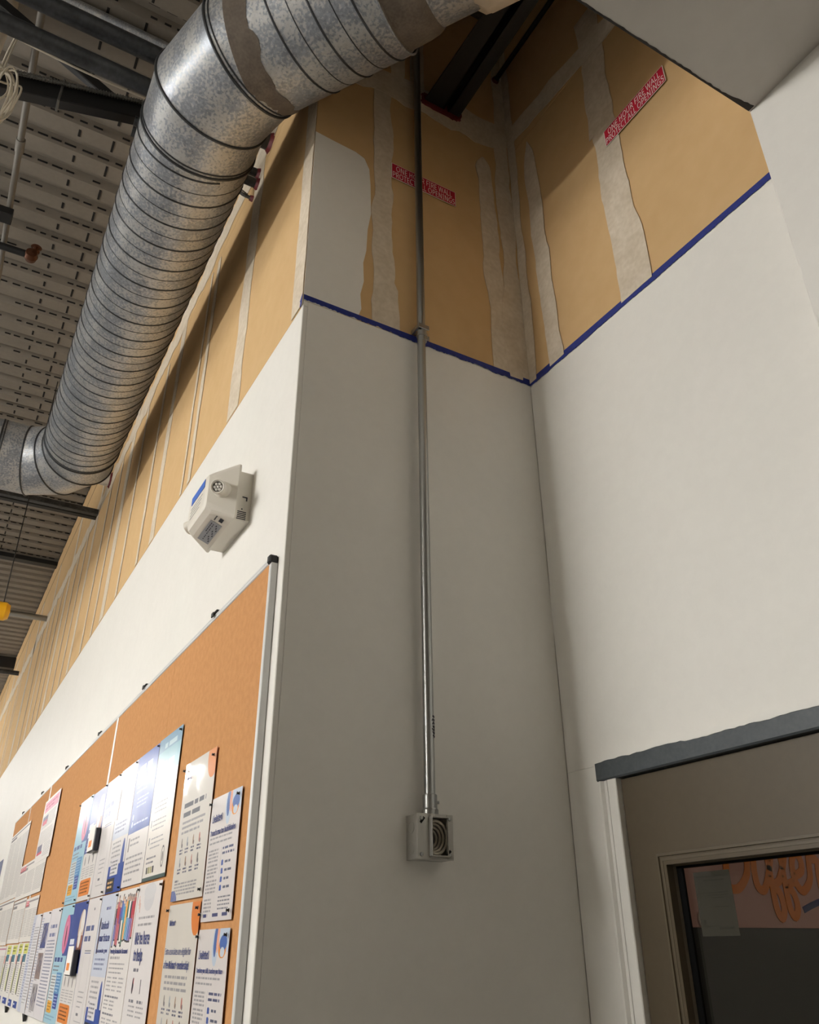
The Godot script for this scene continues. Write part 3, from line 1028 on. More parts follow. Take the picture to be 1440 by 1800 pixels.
# ---------------------------------------------------------------- door
func build_door() -> void:
	var zl := -1.653
	var zr := -0.752
	var hy := 2.18
	var fw := 0.068
	var s := st()
	# frame: jambs with stop, dark painted head
	var d := Node3D.new()
	d.name = "door_1"
	add_child(d)
	d.set_meta("kind", "structure")
	d.set_meta("label", "taupe door with glazed panel in a white frame under a dark grey head")
	var up_xf := Transform3D(Basis(Vector3(0, 0, 1), Vector3(-1, 0, 0), Vector3(0, -1, 0)), Vector3(CX, hy - 0.053, 0))
	s = st()
	plate(s, PackedVector2Array([Vector2(zl, -0.13), Vector2(zl, 0.006), Vector2(zl + 0.003, 0.010), Vector2(zl + 0.012, 0.014), Vector2(zl + 0.016, 0.014), Vector2(zl + 0.021, 0.005), Vector2(zl + 0.031, 0.008), Vector2(zl + 0.034, 0.008), Vector2(zl + 0.034, -0.13)]), up_xf, hy - 0.053)
	obj("door_casing", s, M.paint, d)
	s = st()
	plate(s, PackedVector2Array([Vector2(zl + 0.0355, -0.13), Vector2(zl + 0.0355, 0.008), Vector2(zl + 0.038, 0.010), Vector2(zl + 0.066, 0.010), Vector2(zl + 0.068, 0.008), Vector2(zl + 0.068, -0.13)]), up_xf, hy - 0.053)
	obj("door_jamb", s, M.paint, d)
	s = st()
	box(s, Vector3(CX - 0.010, 0, zr - 0.068), Vector3(CX + 0.13, hy - 0.053, zr), 0.003)
	obj("door_jamb", s, M.paint, d)
	s = st()
	box(s, Vector3(CX - 0.013, hy - 0.053, zl - 0.002), Vector3(CX + 0.15, hy, zr), 0.004)
	obj("door_head", s, M.header, d)
	s = st()
	var n := FastNoiseLite.new()
	n.seed = 3
	n.frequency = 1.0
	var up := []
	var dn := []
	for i in 70:
		var z: float = lerp(zl, zr, i / 69.0)
		up.append(Vector2(z, hy + 0.0035))
		dn.append(Vector2(z, hy - 0.005 - 0.006 * abs(n.get_noise_1d(z * 9.0)) - 0.003 * abs(n.get_noise_1d(z * 60.0)) - (0.004 if z > -1.35 else 0.0)))
	dn.reverse()
	plate(s, PackedVector2Array(up + dn), XC(0.0), 0.0145)
	obj("paint_overlap", s, M.paint, d)
	# leaf with a glazed opening
	var lx := CX + 0.006
	var lx2 := lx + 0.045
	var l0 := zl + fw + 0.003
	var l1 := zr - fw - 0.003
	var ltop := hy - 0.052 - 0.004
	var gz0 := -1.470
	var gz1 := -0.93
	var gy0 := 1.05
	var gy1 := 1.918
	s = st()
	box(s, Vector3(lx, 0.01, l0), Vector3(lx2, ltop, gz0))
	box(s, Vector3(lx, 0.01, gz1), Vector3(lx2, ltop, l1))
	box(s, Vector3(lx, gy1, gz0), Vector3(lx2, ltop, gz1))
	box(s, Vector3(lx, 0.01, gz0), Vector3(lx2, gy0, gz1))
	var leaf := obj("door_leaf", s, M.leaf, d)
	# stepped glazing frame: thin lip, then a sloping reveal back to the glass
	var lip := func(o: float, dep: float) -> Array:
		return [Vector3(lx + dep, gy0 - o, gz0 - o), Vector3(lx + dep, gy1 + o, gz0 - o), Vector3(lx + dep, gy1 + o, gz1 + o), Vector3(lx + dep, gy0 - o, gz1 + o)]
	s = st()
	var rg := [lip.call(0.025, 0.001), lip.call(0.024, -0.004), lip.call(0.019, -0.004), lip.call(0.018, 0.003), lip.call(0.016, 0.003), lip.call(0.014, -0.001), lip.call(0.009, -0.001), lip.call(-0.004, 0.030)]
	for k in rg.size() - 1:
		for q in 4:
			conv(s, [rg[k][q], rg[k][(q + 1) % 4], rg[k + 1][(q + 1) % 4], rg[k + 1][q]], Vector3(lx + 0.6, (rg[k][q].y + rg[k][(q + 1) % 4].y) * 0.5 + (rg[k][q].y + rg[k][(q + 1) % 4].y - gy0 - gy1) * 0.6, (rg[k][q].z + rg[k][(q + 1) % 4].z) * 0.5 + (rg[k][q].z + rg[k][(q + 1) % 4].z - gz0 - gz1) * 0.6))
	obj("glazing_bead", s, M.leaf_trim, leaf)
	s = st()
	box(s, Vector3(lx + 0.027, gy0, gz0), Vector3(lx + 0.034, gy1, gz0 + 0.02), 0.001)
	box(s, Vector3(lx + 0.027, gy0, gz1 - 0.014), Vector3(lx + 0.034, gy1, gz1), 0.001)
	box(s, Vector3(lx + 0.027, gy1 - 0.008, gz0), Vector3(lx + 0.034, gy1, gz1), 0.001)
	box(s, Vector3(lx + 0.027, gy0, gz0), Vector3(lx + 0.034, gy0 + 0.008, gz1), 0.001)
	obj("gasket", s, M.gasket, leaf)
	s = st()
	box(s, Vector3(lx + 0.034, gy0 - 0.01, gz0 - 0.01), Vector3(lx + 0.038, gy1 + 0.01, gz1 + 0.01))
	obj("glass_pane", s, M.glass, leaf)
	# notice on the glass, seen from behind
	var im := Image.create(160, 200, false, Image.FORMAT_RGB8)
	im.fill(C(62, 59, 51))
	for q in [[10, 14, 120, 5], [40, 26, 90, 5], [20, 66, 120, 3], [50, 74, 90, 3], [60, 82, 60, 3], [70, 110, 70, 3], [14, 168, 50, 4], [80, 172, 64, 8], [14, 150, 12, 14]]:
		im.fill_rect(Rect2i(q[0], q[1], q[2], q[3]), C(46, 43, 37))
	var pm := mat(Color.WHITE, 0.8)
	pm.albedo_texture = tex(im)
	pm.metallic_specular = 0.15
	sheet("taped_notice", "grey notice sheet fixed to the door glass", "notice", Transform3D(Basis(Vector3(0, 0, 1), Vector3(0, 1, 0), Vector3(-1, 0, 0)), Vector3(lx + 0.041, 0, 0)), -1.432, -1.330, 1.900, 1.772, pm, 0.001, 5, 0.0004)
	# room behind the door
	var rz := -2.25
	s = st()
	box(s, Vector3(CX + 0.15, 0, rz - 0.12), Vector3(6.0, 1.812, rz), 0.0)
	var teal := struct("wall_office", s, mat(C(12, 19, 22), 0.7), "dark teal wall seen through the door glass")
	s = st()
	box(s, Vector3(CX + 0.15, 1.812, rz - 0.12), Vector3(6.0, 3.0, rz + 0.004), 0.001)
	obj("upper_panel", s, mat(C(196, 160, 156), 0.7), teal)
	s = st()
	box(s, Vector3(6.0, 0, rz - 0.12), Vector3(6.12, 3.0, 2.0))
	struct("wall_office_far", s, M.paint, "far wall of the room behind the door")
	s = st()
	box(s, Vector3(CX + 0.15, 0, 2.0), Vector3(6.12, 3.0, 2.12))
	struct("wall_office_side", s, M.paint, "side wall of the room behind the door")
	s = st()
	box(s, Vector3(CX + 0.15, 3.0, rz - 0.12), Vector3(6.12, 3.1, 2.12))
	struct("ceiling_office", s, M.paint, "ceiling of the room behind the door")
	s = st()
	box(s, Vector3(CX + 0.016, 0, -0.75), Vector3(CX + 0.15, 3.1, 2.12))
	struct("wall_office_door", s, M.paint, "wall beside the door")
	# dim unseen lamp added to brighten that room
	var lt := thing("added_room_lamp", "unseen lamp added to light the room behind the door", "lamp", Vector3(3.6, 2.99, -0.2))
	s = st()
	box(s, Vector3(-0.3, -0.03, -0.3), Vector3(0.3, 0.0, 0.3), 0.005)
	var lm := mat(C(240, 236, 226), 0.5)
	lm.emission_enabled = true
	lm.emission = Color(1.0, 0.9, 0.78)
	lm.emission_energy_multiplier = 0.5
	obj("added_glow_panel", s, lm, lt)
	var al := AreaLight3D.new()
	al.name = "light"
	al.area_size = Vector2(0.56, 0.56)
	al.light_energy = 1.0
	al.light_color = Color(1.0, 0.9, 0.78)
	al.shadow_enabled = true
	al.rotation_degrees = Vector3(-90, 0, 0)
	al.position = Vector3(0, -0.04, 0)
	lt.add_child(al)
	# round fixture on that wall and the brush-script writing
	var rf := thing("round_sensor", "small round white fixture behind the door glass, left of the notice", "sensor")
	s = st()
	lathe(s, Transform3D(Basis(), Vector3(2.452, 1.84, rz + 0.004)), [[0.036, 0.0], [0.036, 0.01], [0.018, 0.022], [0.0, 0.024]], 20)
	obj("housing", s, M.white_plastic, rf)
	var sg := thing("wall_lettering", "orange brush script reading Differ on the pink panel", "lettering")
	var orange := mat(C(222, 132, 34), 0.6)
	script_word(sg, orange, Transform3D(Basis(), Vector3(2.57, 1.935, rz + 0.005)), 0.0243)
	var ub := thing("blue_stroke", "dark blue brush stroke under the orange script", "lettering")
	s = st()
	brush(s, [Vector2(2.985, 1.875), Vector2(3.04, 1.892), Vector2(3.12, 1.910), Vector2(3.3, 1.935)], 0.022, Transform3D(Basis(), Vector3(0, 0, rz + 0.004)))
	obj("stroke", s, M.navy, ub)

# a flat ribbon along a path, for brush lettering
func brush(s: SurfaceTool, pts: Array, w: float, xf: Transform3D) -> void:
	var cv := Curve2D.new()
	for i in pts.size():
		var tin := Vector2.ZERO
		if i > 0 and i < pts.size() - 1: tin = (pts[i + 1] - pts[i - 1]) / 6.0
		cv.add_point(pts[i], -tin, tin)
	cv.bake_interval = w * 0.35
	var bp := cv.get_baked_points()
	for i in bp.size() - 1:
		var d := (bp[i + 1] - bp[i]).normalized()
		var p := Vector2(-d.y, d.x) * w * 0.5
		var e := d * w * 0.22
		plate(s, PackedVector2Array([bp[i] - e - p, bp[i + 1] + e - p, bp[i + 1] + e + p, bp[i] - e + p]), xf, 0.002 + 0.00001 * (i % 7))

func script_word(parent: Node, m: Material, xf: Transform3D, u: float) -> void:
	var letters := {
		"letter_D": [[Vector2(1.5, 7.5), Vector2(1.2, 3.5), Vector2(0.8, 0.6), Vector2(3.0, 0.2), Vector2(5.4, 2.2), Vector2(5.9, 5.0), Vector2(4.6, 7.8), Vector2(1.5, 8.4), Vector2(-0.6, 7.2)]],
		"letter_i": [[Vector2(7.6, 5.2), Vector2(7.2, 2.6), Vector2(7.4, 0.6), Vector2(8.6, 0.1), Vector2(9.8, 1.4)]],
		"letter_dot": [[Vector2(8.0, 7.2), Vector2(8.15, 7.4)]],
		"letter_f": [[Vector2(9.8, 1.4), Vector2(11.4, 4.6), Vector2(12.2, 8.2), Vector2(11.6, 9.2), Vector2(10.9, 7.4), Vector2(10.7, 2.0), Vector2(10.7, -2.2), Vector2(11.5, -3.6), Vector2(12.4, -2.4), Vector2(12.1, -0.2), Vector2(10.9, 0.6)], [Vector2(10.9, 0.8), Vector2(12.4, 1.4)]],
		"letter_f_second": [[Vector2(12.6, 1.6), Vector2(14.6, 4.6), Vector2(15.4, 8.2), Vector2(14.8, 9.2), Vector2(14.1, 7.4), Vector2(13.8, 2.0), Vector2(13.8, -2.2), Vector2(14.6, -3.4), Vector2(15.6, -2.2), Vector2(15.3, -0.2), Vector2(14.0, 0.8)], [Vector2(14.0, 0.9), Vector2(15.8, 1.4)]],
		"letter_e": [[Vector2(16.0, 2.2), Vector2(18.2, 3.0), Vector2(18.6, 4.6), Vector2(17.6, 5.6), Vector2(16.4, 4.2), Vector2(16.3, 1.6), Vector2(17.6, 0.2), Vector2(19.4, 1.2), Vector2(20.2, 2.4)]],
		"letter_r": [[Vector2(20.2, 2.4), Vector2(20.8, 5.4), Vector2(21.2, 5.8), Vector2(21.4, 4.9), Vector2(22.6, 4.7), Vector2(22.3, 2.4), Vector2(22.4, 0.4), Vector2(23.4, 0.4)]],
	}
	for k in letters:
		var s := st()
		for stroke in letters[k]:
			var q := []
			for v in stroke: q.append(v * u * Vector2(1.0, 1.02))
			brush(s, q, u * 1.25, xf)
		obj("letter_dot" if k == "letter_dot" else "letter", s, m, parent)

# ---------------------------------------------------------------- signs and tape
func words(parent: Node, text: String, xf: Transform3D, x0: float, x1: float, yb: float, h: float, m: Material, bold := true, called := "lettering") -> void:
	var tm := TextMesh.new()
	var f := SystemFont.new()
	f.font_names = PackedStringArray(["Droid Sans"])
	f.font_weight = 700 if bold else 400
	tm.font = f
	tm.text = text
	tm.font_size = 32
	tm.depth = 0.01
	tm.curve_step = 1.5
	tm.pixel_size = 0.01
	var ab := tm.get_aabb()
	if ab.size.x < 0.0001: return
	var o := MeshInstance3D.new()
	o.name = called
	o.mesh = tm
	o.material_override = m
	var sx := (x1 - x0) / ab.size.x
	var sy := h / ab.size.y
	var sz := 0.03
	var loc := Transform3D(Basis(Vector3(sx, 0, 0), Vector3(0, sy, 0), Vector3(0, 0, sz)), Vector3(x0 - ab.position.x * sx, yb - ab.position.y * sy, -ab.position.z * sz))
	parent.add_child(o, true)
	o.transform = xf * loc

func fire_sign(label: String, xf: Transform3D, x0: float, x1: float, y0: float, y1: float) -> void:
	var t := thing("fire_wall_sign", label, "sign", Vector3.ZERO)
	var s := st()
	box(s, Vector3(x0, y0, 0.002), Vector3(x1, y1, 0.003), 0.0, xf)
	obj("border", s, M.white_print, t)
	s = st()
	var e := 0.0022
	box(s, Vector3(x0 + e, y0 + e, 0.003), Vector3(x1 - e, y1 - e, 0.0034), 0.0, xf)
	obj("red_field", s, M.red_sign, t)
	var w := x1 - x0
	var h := y1 - y0
	var tx := xf * Transform3D(Basis(), Vector3(0, 0, 0.0034))
	words(t, "ONE HOUR FIRE WALL", tx, x0 + w * 0.07, x1 - w * 0.06, y0 + h * 0.53, h * 0.36, M.white_print, false)
	words(t, "PROTECT ALL OPENINGS", tx, x0 + w * 0.02, x1 - w * 0.02, y0 + h * 0.09, h * 0.36, M.white_print, false)

func tape_strip(called: String, label: String, xf: Transform3D, x0: float, x1: float, yt0: float, yt1: float, w0: float, w1: float, sd: int, rag: float) -> void:
	var n := FastNoiseLite.new()
	n.seed = sd
	n.frequency = 1.0
	n.fractal_octaves = 3
	var up := []
	var dn := []
	var steps := 150
	for i in steps + 1:
		var f := float(i) / steps
		var x: float = lerp(x0, x1, f)
		var y: float = lerp(yt0, yt1, f)
		up.append(Vector2(x, y))
		dn.append(Vector2(x, y - lerp(w0, w1, f) + rag * (n.get_noise_1d(x * 7.0) + 0.7 * n.get_noise_1d(x * 90.0))))
	dn.reverse()
	var s := st()
	plate(s, PackedVector2Array(up + dn), xf, 0.001)
	tag(obj(called, s, M.tape), label, "tape", "blue masking tape")

func build_signs_and_tape() -> void:
	fire_sign("red fire wall sign on the recess wall, partly behind the conduit", XB(0.004), 0.942, 1.217, 4.207, 4.283)
	fire_sign("red fire wall sign on the door wall, cut by the low ceiling", XC(0.004), -1.262, -0.987, 4.138, 4.214)
	tape_strip("masking_tape", "blue masking tape along the recess wall, crossed by the conduit", XB(0.002), AX, CX - 0.002, 3.512, 3.503, 0.020, 0.024, 8, 0.007)
	tape_strip("masking_tape", "blue masking tape along the door wall, rising to the right", XC(0.002), BZ + 0.002, -0.724, 3.502, 3.485, 0.028, 0.022, 18, 0.003)
	var s := st()
	plate(s, PackedVector2Array([Vector2(BZ - 0.001, 3.516), Vector2(BZ - 0.001, 3.478), Vector2(BZ - 0.012, 3.468), Vector2(BZ - 0.016, 3.474), Vector2(BZ - 0.014, 3.492), Vector2(BZ - 0.02, 3.496)]), XA(0.003), 0.001)
	tag(obj("masking_tape", s, M.tape), "small folded end of blue tape on the lit wall corner", "tape", "blue masking tape")

# ---------------------------------------------------------------- emergency light
func loft(s: SurfaceTool, rings: Array, caps := true) -> void:
	var ctr := Vector3.ZERO
	var cnt := 0
	for r in rings:
		for p in r:
			ctr += p
			cnt += 1
	ctr /= cnt
	for i in rings.size() - 1:
		var n: int = rings[i].size()
		for j in n:
			conv(s, [rings[i][j], rings[i][(j + 1) % n], rings[i + 1][(j + 1) % n], rings[i + 1][j]], ctr)
	if caps:
		conv(s, rings[0], ctr)
		conv(s, rings[rings.size() - 1], ctr)

func rrect(x0: float, x1: float, y0: float, y1: float, r: float, d: float, xf: Transform3D) -> Array:
	var out := []
	for q in [[x1 - r, y1 - r, 0.0], [x0 + r, y1 - r, 90.0], [x0 + r, y0 + r, 180.0], [x1 - r, y0 + r, 270.0]]:
		for k in 5:
			var a := deg_to_rad(q[2] + k * 22.5)
			out.append(xf * Vector3(q[0] + cos(a) * r, q[1] + sin(a) * r, d))
	return out

func build_emergency_light() -> void:
	var xf := XA()
	var t := thing("emergency_light", "white two-headed emergency light on the long wall above the cork boards", "emergency light")
	var z0 := -2.352
	var z1 := -2.106
	var y0 := 2.877
	var y1 := 3.046
	var s := st()
	loft(s, [rrect(z0, z1, y0, y1, 0.006, 0.0, xf), rrect(z0, z1, y0, y1, 0.006, 0.05, xf)])
	obj("back_box", s, M.white_plastic, t)
	s = st()
	loft(s, [rrect(z0 - 0.014, z1 + 0.024, y0 - 0.006, y1 + 0.012, 0.012, 0.046, xf), rrect(z0 - 0.014, z1 + 0.024, y0 - 0.006, y1 + 0.012, 0.012, 0.052, xf), rrect(z0 + 0.018, z1 - 0.012, y0 + 0.018, y1 - 0.012, 0.022, 0.112, xf), rrect(z0 + 0.026, z1 - 0.022, y0 + 0.030, y1 - 0.022, 0.02, 0.128, xf), rrect(z0 + 0.036, z1 - 0.034, y0 + 0.040, y1 - 0.03, 0.018, 0.133, xf)])
	var cover := obj("cover", s, M.white_plastic, t)
	# label on the sloping underside: plane from (d .056,y0-.004) to (d .108,y0+.016)
	var pa := Vector2(0.060, y0 - 0.0035)
	var pb := Vector2(0.108, y0 + 0.0155)
	var dirv := (pb - pa).normalized()
	var bx := Vector3(0, 0, 1)
	var by := Vector3(-dirv.x, dirv.y, 0)
	var bz := Vector3(-dirv.y, -dirv.x, 0)
	var lab := Transform3D(Basis(bx, by, bz), Vector3(AX - pa.x, pa.y, 0) + bz * 0.0006)
	s = st()
	box(s, Vector3(-2.305, 0.004, 0), Vector3(-2.165, 0.042, 0.0006), 0.0, lab)
	obj("rating_label", s, mat(C(150, 152, 156), 0.5), cover)
	s = st()
	for k in 9:
		var zz := -2.29 + k * 0.013
		box(s, Vector3(zz, 0.008 + 0.004 * (k % 3), 0.0006), Vector3(zz + 0.009, 0.011 + 0.004 * (k % 3), 0.0009), 0.0, lab)
		box(s, Vector3(zz, 0.026, 0.0006), Vector3(zz + 0.006 + 0.003 * (k % 2), 0.0285, 0.0009), 0.0, lab)
		if k > 3: box(s, Vector3(zz, 0.033, 0.0006), Vector3(zz + 0.010, 0.0355, 0.0009), 0.0, lab)
	box(s, Vector3(-2.150, 0.010, 0), Vector3(-2.128, 0.022, 0.0006), 0.0, lab)
	for k in 5:
		box(s, Vector3(-2.155 + k * 0.006, 0.032, 0), Vector3(-2.151 + k * 0.006, 0.036, 0.0006), 0.0, lab)
	obj("printed_text", s, M.dark_print, cover).set_meta("kind", "stuff")
	# text on the near side of the back box
	s = st()
	for k in 5:
		box(s, Vector3(AX - 0.044 + 0.004 * (k % 2), 2.905 - k * 0.006, z1), Vector3(AX - 0.012, 2.908 - k * 0.006, z1 + 0.0005))
	box(s, Vector3(AX - 0.028, 2.914, z1), Vector3(AX - 0.024, 2.918, z1 + 0.0005))
	box(s, Vector3(AX - 0.028, 2.955, z1), Vector3(AX - 0.012, 2.959, z1 + 0.0005))
	box(s, Vector3(AX - 0.016, 2.945, z1), Vector3(AX - 0.012, 2.957, z1 + 0.0005))
	obj("printed_text", s, M.dark_print, t).set_meta("kind", "stuff")
	# blue film strip on the front
	s = st()
	box(s, Vector3(-2.29, 2.985, 0.1335), Vector3(-2.15, 3.012, 0.1345), 0.0, xf)
	obj("blue_film", s, M.film, cover)
	s = st()
	for k in 4: box(s, Vector3(-2.29, 2.935 + k * 0.011, 0.1335), Vector3(-2.19 + 0.008 * k, 2.9365 + k * 0.011, 0.134), 0.0, xf)
	obj("printed_text", s, mat(C(150, 150, 150), 0.6), cover).set_meta("kind", "stuff")
	# lamp heads on both sloping sides
	for side in [1.0, -1.0]:
		var zc := z1 + 0.004 if side > 0.0 else z0 + 0.014
		var at := Vector3(AX - 0.092, 2.962, zc)
		var dir := Vector3(-0.55, -0.30, 0.78 * side).normalized()
		var f := frame_of(dir)
		var hx := Transform3D(Basis(f[0], f[1], dir), at)
		s = st()
		lathe(s, hx, [[0.026, -0.012], [0.026, 0.004], [0.019, 0.012], [0.018, 0.026], [0.021, 0.030], [0.022, 0.046], [0.020, 0.048], [0.0165, 0.046], [0.0165, 0.040], [0.0, 0.040]], 28)
		var head := obj("lamp_head", s, M.white_plastic, t)
		s = st()
		lathe(s, hx, [[0.0162, 0.0402], [0.0162, 0.0412], [0.0, 0.0412]], 24)
		var refl := obj("reflector", s, mat(C(150, 148, 144), 0.25, 0.8), head)
		refl.set_meta("label", "grey reflector with small lenses")
		for k in 7:
			var a := TAU * k / 6.0
			var off := Vector3.ZERO if k == 6 else Vector3(cos(a) * 0.0095, sin(a) * 0.0095, 0)
			s = st()
			lathe(s, hx * Transform3D(Basis(), off), [[0.0042, 0.0412], [0.0038, 0.0432], [0.002, 0.0442], [0.0, 0.0444]], 10)
			obj("small_lens", s, M.white_print, head)

# ---------------------------------------------------------------- cork boards
const BT := 2.648
const BB := 1.492
func build_boards() -> void:
	var labels := ["cork board nearest the wall corner, black cap on its upper corner", "middle cork board between two pale divider strips", "farthest cork board, mostly covered by text sheets"]
	var spans := [[1.822, 3.645], [3.645, 5.493], [5.493, 7.325]]
	for i in 3:
		var a: float = -spans[i][1]
		var b: float = -spans[i][0]
		var t := thing("cork_board", labels[i], "notice board", Vector3.ZERO, "cork boards on the long wall")
		var mid: float = [-2.736, -4.502, -6.405][i]
		for q in [[a + 0.012, mid - 0.0008], [mid + 0.0008, b - 0.012]]:
			var s := st()
			box(s, Vector3(q[0], BB + 0.012, 0.002), Vector3(q[1], BT - 0.012, 0.015), 0.0008, XA())
			obj("cork_panel", s, M.cork, t)
		var s2 := st()
		box(s2, Vector3(a, BT - 0.018, 0.0), Vector3(b, BT, 0.018), 0.002, XA())
		var rail := obj("top_rail", s2, M.alu, t)
		s2 = st()
		box(s2, Vector3(a, BT - 0.008, 0.0178), Vector3(b, BT - 0.005, 0.0186), 0.0005, XA())
		obj("rail_groove", s2, M.alu, rail)
		s2 = st()
		box(s2, Vector3(a, BB, 0.0), Vector3(b, BB + 0.018, 0.018), 0.002, XA())
		obj("bottom_rail", s2, M.alu, t)
		s2 = st()
		if i == 0: box(s2, Vector3(b - 0.016, BB, 0.0), Vector3(b, BT, 0.0181), 0.002, XA())
		else: box(s2, Vector3(b - 0.012, BB, 0.0), Vector3(b - 0.0005, BT, 0.0181), 0.002, XA())
		obj("side_rail", s2, M.alu, t)
		s2 = st()
		box(s2, Vector3(a + 0.0005, BB, 0.0), Vector3(a + 0.012, BT, 0.0181), 0.002, XA())
		obj("side_rail", s2, M.alu, t)
		if i == 0:
			s2 = st()
			box(s2, Vector3(b - 0.001, BB, 0.001), Vector3(b + 0.002, BT - 0.02, 0.0182), 0.001, XA())
			obj("edge_trim", s2, M.alu, t)
			for yy in [[BT - 0.022, BT + 0.002], [BB - 0.002, BB + 0.022]]:
				s2 = st()
				box(s2, Vector3(b - 0.018, yy[0], -0.0), Vector3(b + 0.003, yy[1], 0.0245), 0.004, XA())
				obj("corner_cap", s2, M.black, t)
		if i == 2:
			s2 = st()
			box(s2, Vector3(mid - 0.006, BB + 0.018, 0.013), Vector3(mid + 0.006, BT - 0.018, 0.0180), 0.001, XA())
			obj("divider_strip", s2, M.alu, t)
		for cs in [2.287, 3.16, 4.025, 4.931, 5.855, 6.816]:
			if -cs > a and -cs < b:
				s2 = st()
				box(s2, Vector3(-cs - 0.022, BT - 0.002, 0.012), Vector3(-cs + 0.022, BT + 0.004, 0.024), 0.002, XA())
				box(s2, Vector3(-cs - 0.022, BT - 0.012, 0.022), Vector3(-cs - 0.004, BT + 0.004, 0.027), 0.002, XA())
				obj("hook_clip", s2, M.black, t)
		for cs in [4.85, 5.62]:
			if -cs > a and -cs < b:
				s2 = st()
				plate(s2, PackedVector2Array([Vector2(-cs - 0.05, BB), Vector2(-cs + 0.03, BB), Vector2(-cs + 0.015, BB - 0.03)]), XA(0.004), 0.014)
				obj("bracket", s2, M.black, t)

# ---------------------------------------------------------------- papers
func sheet(called: String, label: String, category: String, xf: Transform3D, x0: float, x1: float, yt: float, yb: float, m: Material, bulge := 0.003, sd := 1, thick := 0.0006) -> MeshInstance3D:
	var n := FastNoiseLite.new()
	n.seed = sd
	n.frequency = 1.0
	var nx := 10
	var ny := 14
	var P := func(i: int, j: int, d: float) -> Vector3:
		var u := float(i) / nx
		var v := float(j) / ny
		var b: float = bulge * (0.5 + 0.5 * n.get_noise_2d(u * 2.0 + sd * 3.1, v * 3.0)) * (4.0 * u * (1.0 - u) * 0.7 + 0.3) * min(1.0, 6.0 * min(v, 1.0 - v) + 0.25)
		return xf * Vector3(lerp(x0, x1, u), lerp(yt, yb, v), b + d)
	var s := st()
	for j in ny:
		for i in nx:
			var q := []
			for k in [[i, j], [i, j + 1], [i + 1, j + 1], [i + 1, j]]:
				q.append([P.call(k[0], k[1], thick), Vector2(float(k[0]) / nx, float(k[1]) / ny), P.call(k[0], k[1], 0.0)])
			var nn: Vector3 = (q[1][0] - q[0][0]).cross(q[2][0] - q[0][0]).normalized()
			s.set_smooth_group(0)
			var nrm := []
			for k in [[i, j], [i, j + 1], [i + 1, j + 1], [i + 1, j]]:
				var ia: int = max(k[0] - 1, 0)
				var ib: int = min(k[0] + 1, nx)
				var ja: int = max(k[1] - 1, 0)
				var jb: int = min(k[1] + 1, ny)
				var dx: Vector3 = P.call(ib, k[1], 0.0) - P.call(ia, k[1], 0.0)
				var dy: Vector3 = P.call(k[0], jb, 0.0) - P.call(k[0], ja, 0.0)
				var w := dy.cross(dx).normalized()
				if w.dot(nn) < 0.0: w = -w
				nrm.append(w)
			tri(s, q[0][0], q[1][0], q[2][0], nrm[0], nrm[1], nrm[2], q[0][1], q[1][1], q[2][1])
			tri(s, q[0][0], q[2][0], q[3][0], nrm[0], nrm[2], nrm[3], q[0][1], q[2][1], q[3][1])
			tri(s, q[0][2], q[2][2], q[1][2], -nn, -nn, -nn, q[0][1], q[2][1], q[1][1])
			tri(s, q[0][2], q[3][2], q[2][2], -nn, -nn, -nn, q[0][1], q[3][1], q[2][1])
	for i in nx:
		for j in [0, ny]:
			conv(s, [P.call(i, j, 0.0), P.call(i + 1, j, 0.0), P.call(i + 1, j, thick), P.call(i, j, thick)], P.call(i, ny / 2, 0.0))
	for j in ny:
		for i in [0, nx]:
			conv(s, [P.call(i, j, 0.0), P.call(i, j + 1, 0.0), P.call(i, j + 1, thick), P.call(i, j, thick)], P.call(nx / 2, j, 0.0))
	var o := obj(called, s, m)
	tag(o, label, category)
	return o

func text_rows(im: Image, x: int, y: int, w: int, rows: int, lh: int, c: Color, th := 0) -> void:
	var h: int = th if th > 0 else max(1, int(lh * 0.42))
	for r in rows:
		var px := x
		var lim := x + w - (rng.randi_range(0, w / 3) if r == rows - 1 else rng.randi_range(0, w / 10))
		while px < lim:
			var ww: int = min(rng.randi_range(h * 2, h * 7 + 2), lim - px)
			im.fill_rect(Rect2i(px, y + r * lh, ww, h), c)
			px += ww + max(2, h)

func ell(im: Image, cx: float, cy: float, rx: float, ry: float, c: Color) -> void:
	for y in range(int(cy - ry), int(cy + ry) + 1):
		var k := 1.0 - pow((y - cy) / ry, 2.0)
		if k <= 0.0: continue
		var w := rx * sqrt(k)
		im.fill_rect(Rect2i(int(cx - w), y, int(2.0 * w) + 1, 1), c)

func rr(im: Image, x: int, y: int, w: int, h: int, r: int, c: Color) -> void:
	im.fill_rect(Rect2i(x + r, y, w - 2 * r, h), c)
	im.fill_rect(Rect2i(x, y + r, w, h - 2 * r), c)
	for q in [[x + r, y + r], [x + w - r, y + r], [x + r, y + h - r], [x + w - r, y + h - r]]:
		ell(im, q[0], q[1], r, r, c)

func new_img(w := 280, h := 430, c := Color(0.9, 0.88, 0.87)) -> Image:
	var im := Image.create(w, h, false, Image.FORMAT_RGB8)
	im.fill(c)
	return im

func paper_mat(im: Image, rough := 0.35, coat := 0.0) -> StandardMaterial3D:
	var m := mat(Color.WHITE, rough)
	m.albedo_texture = tex(im)
	m.metallic_specular = 0.42
	if coat > 0.0:
		m.clearcoat_enabled = true
		m.clearcoat = coat
		m.clearcoat_roughness = 0.08
	return m

var ink := Color(0.46, 0.46, 0.5)
var soft := Color(0.62, 0.61, 0.62)
var blue := Color(0.2, 0.3, 0.58)

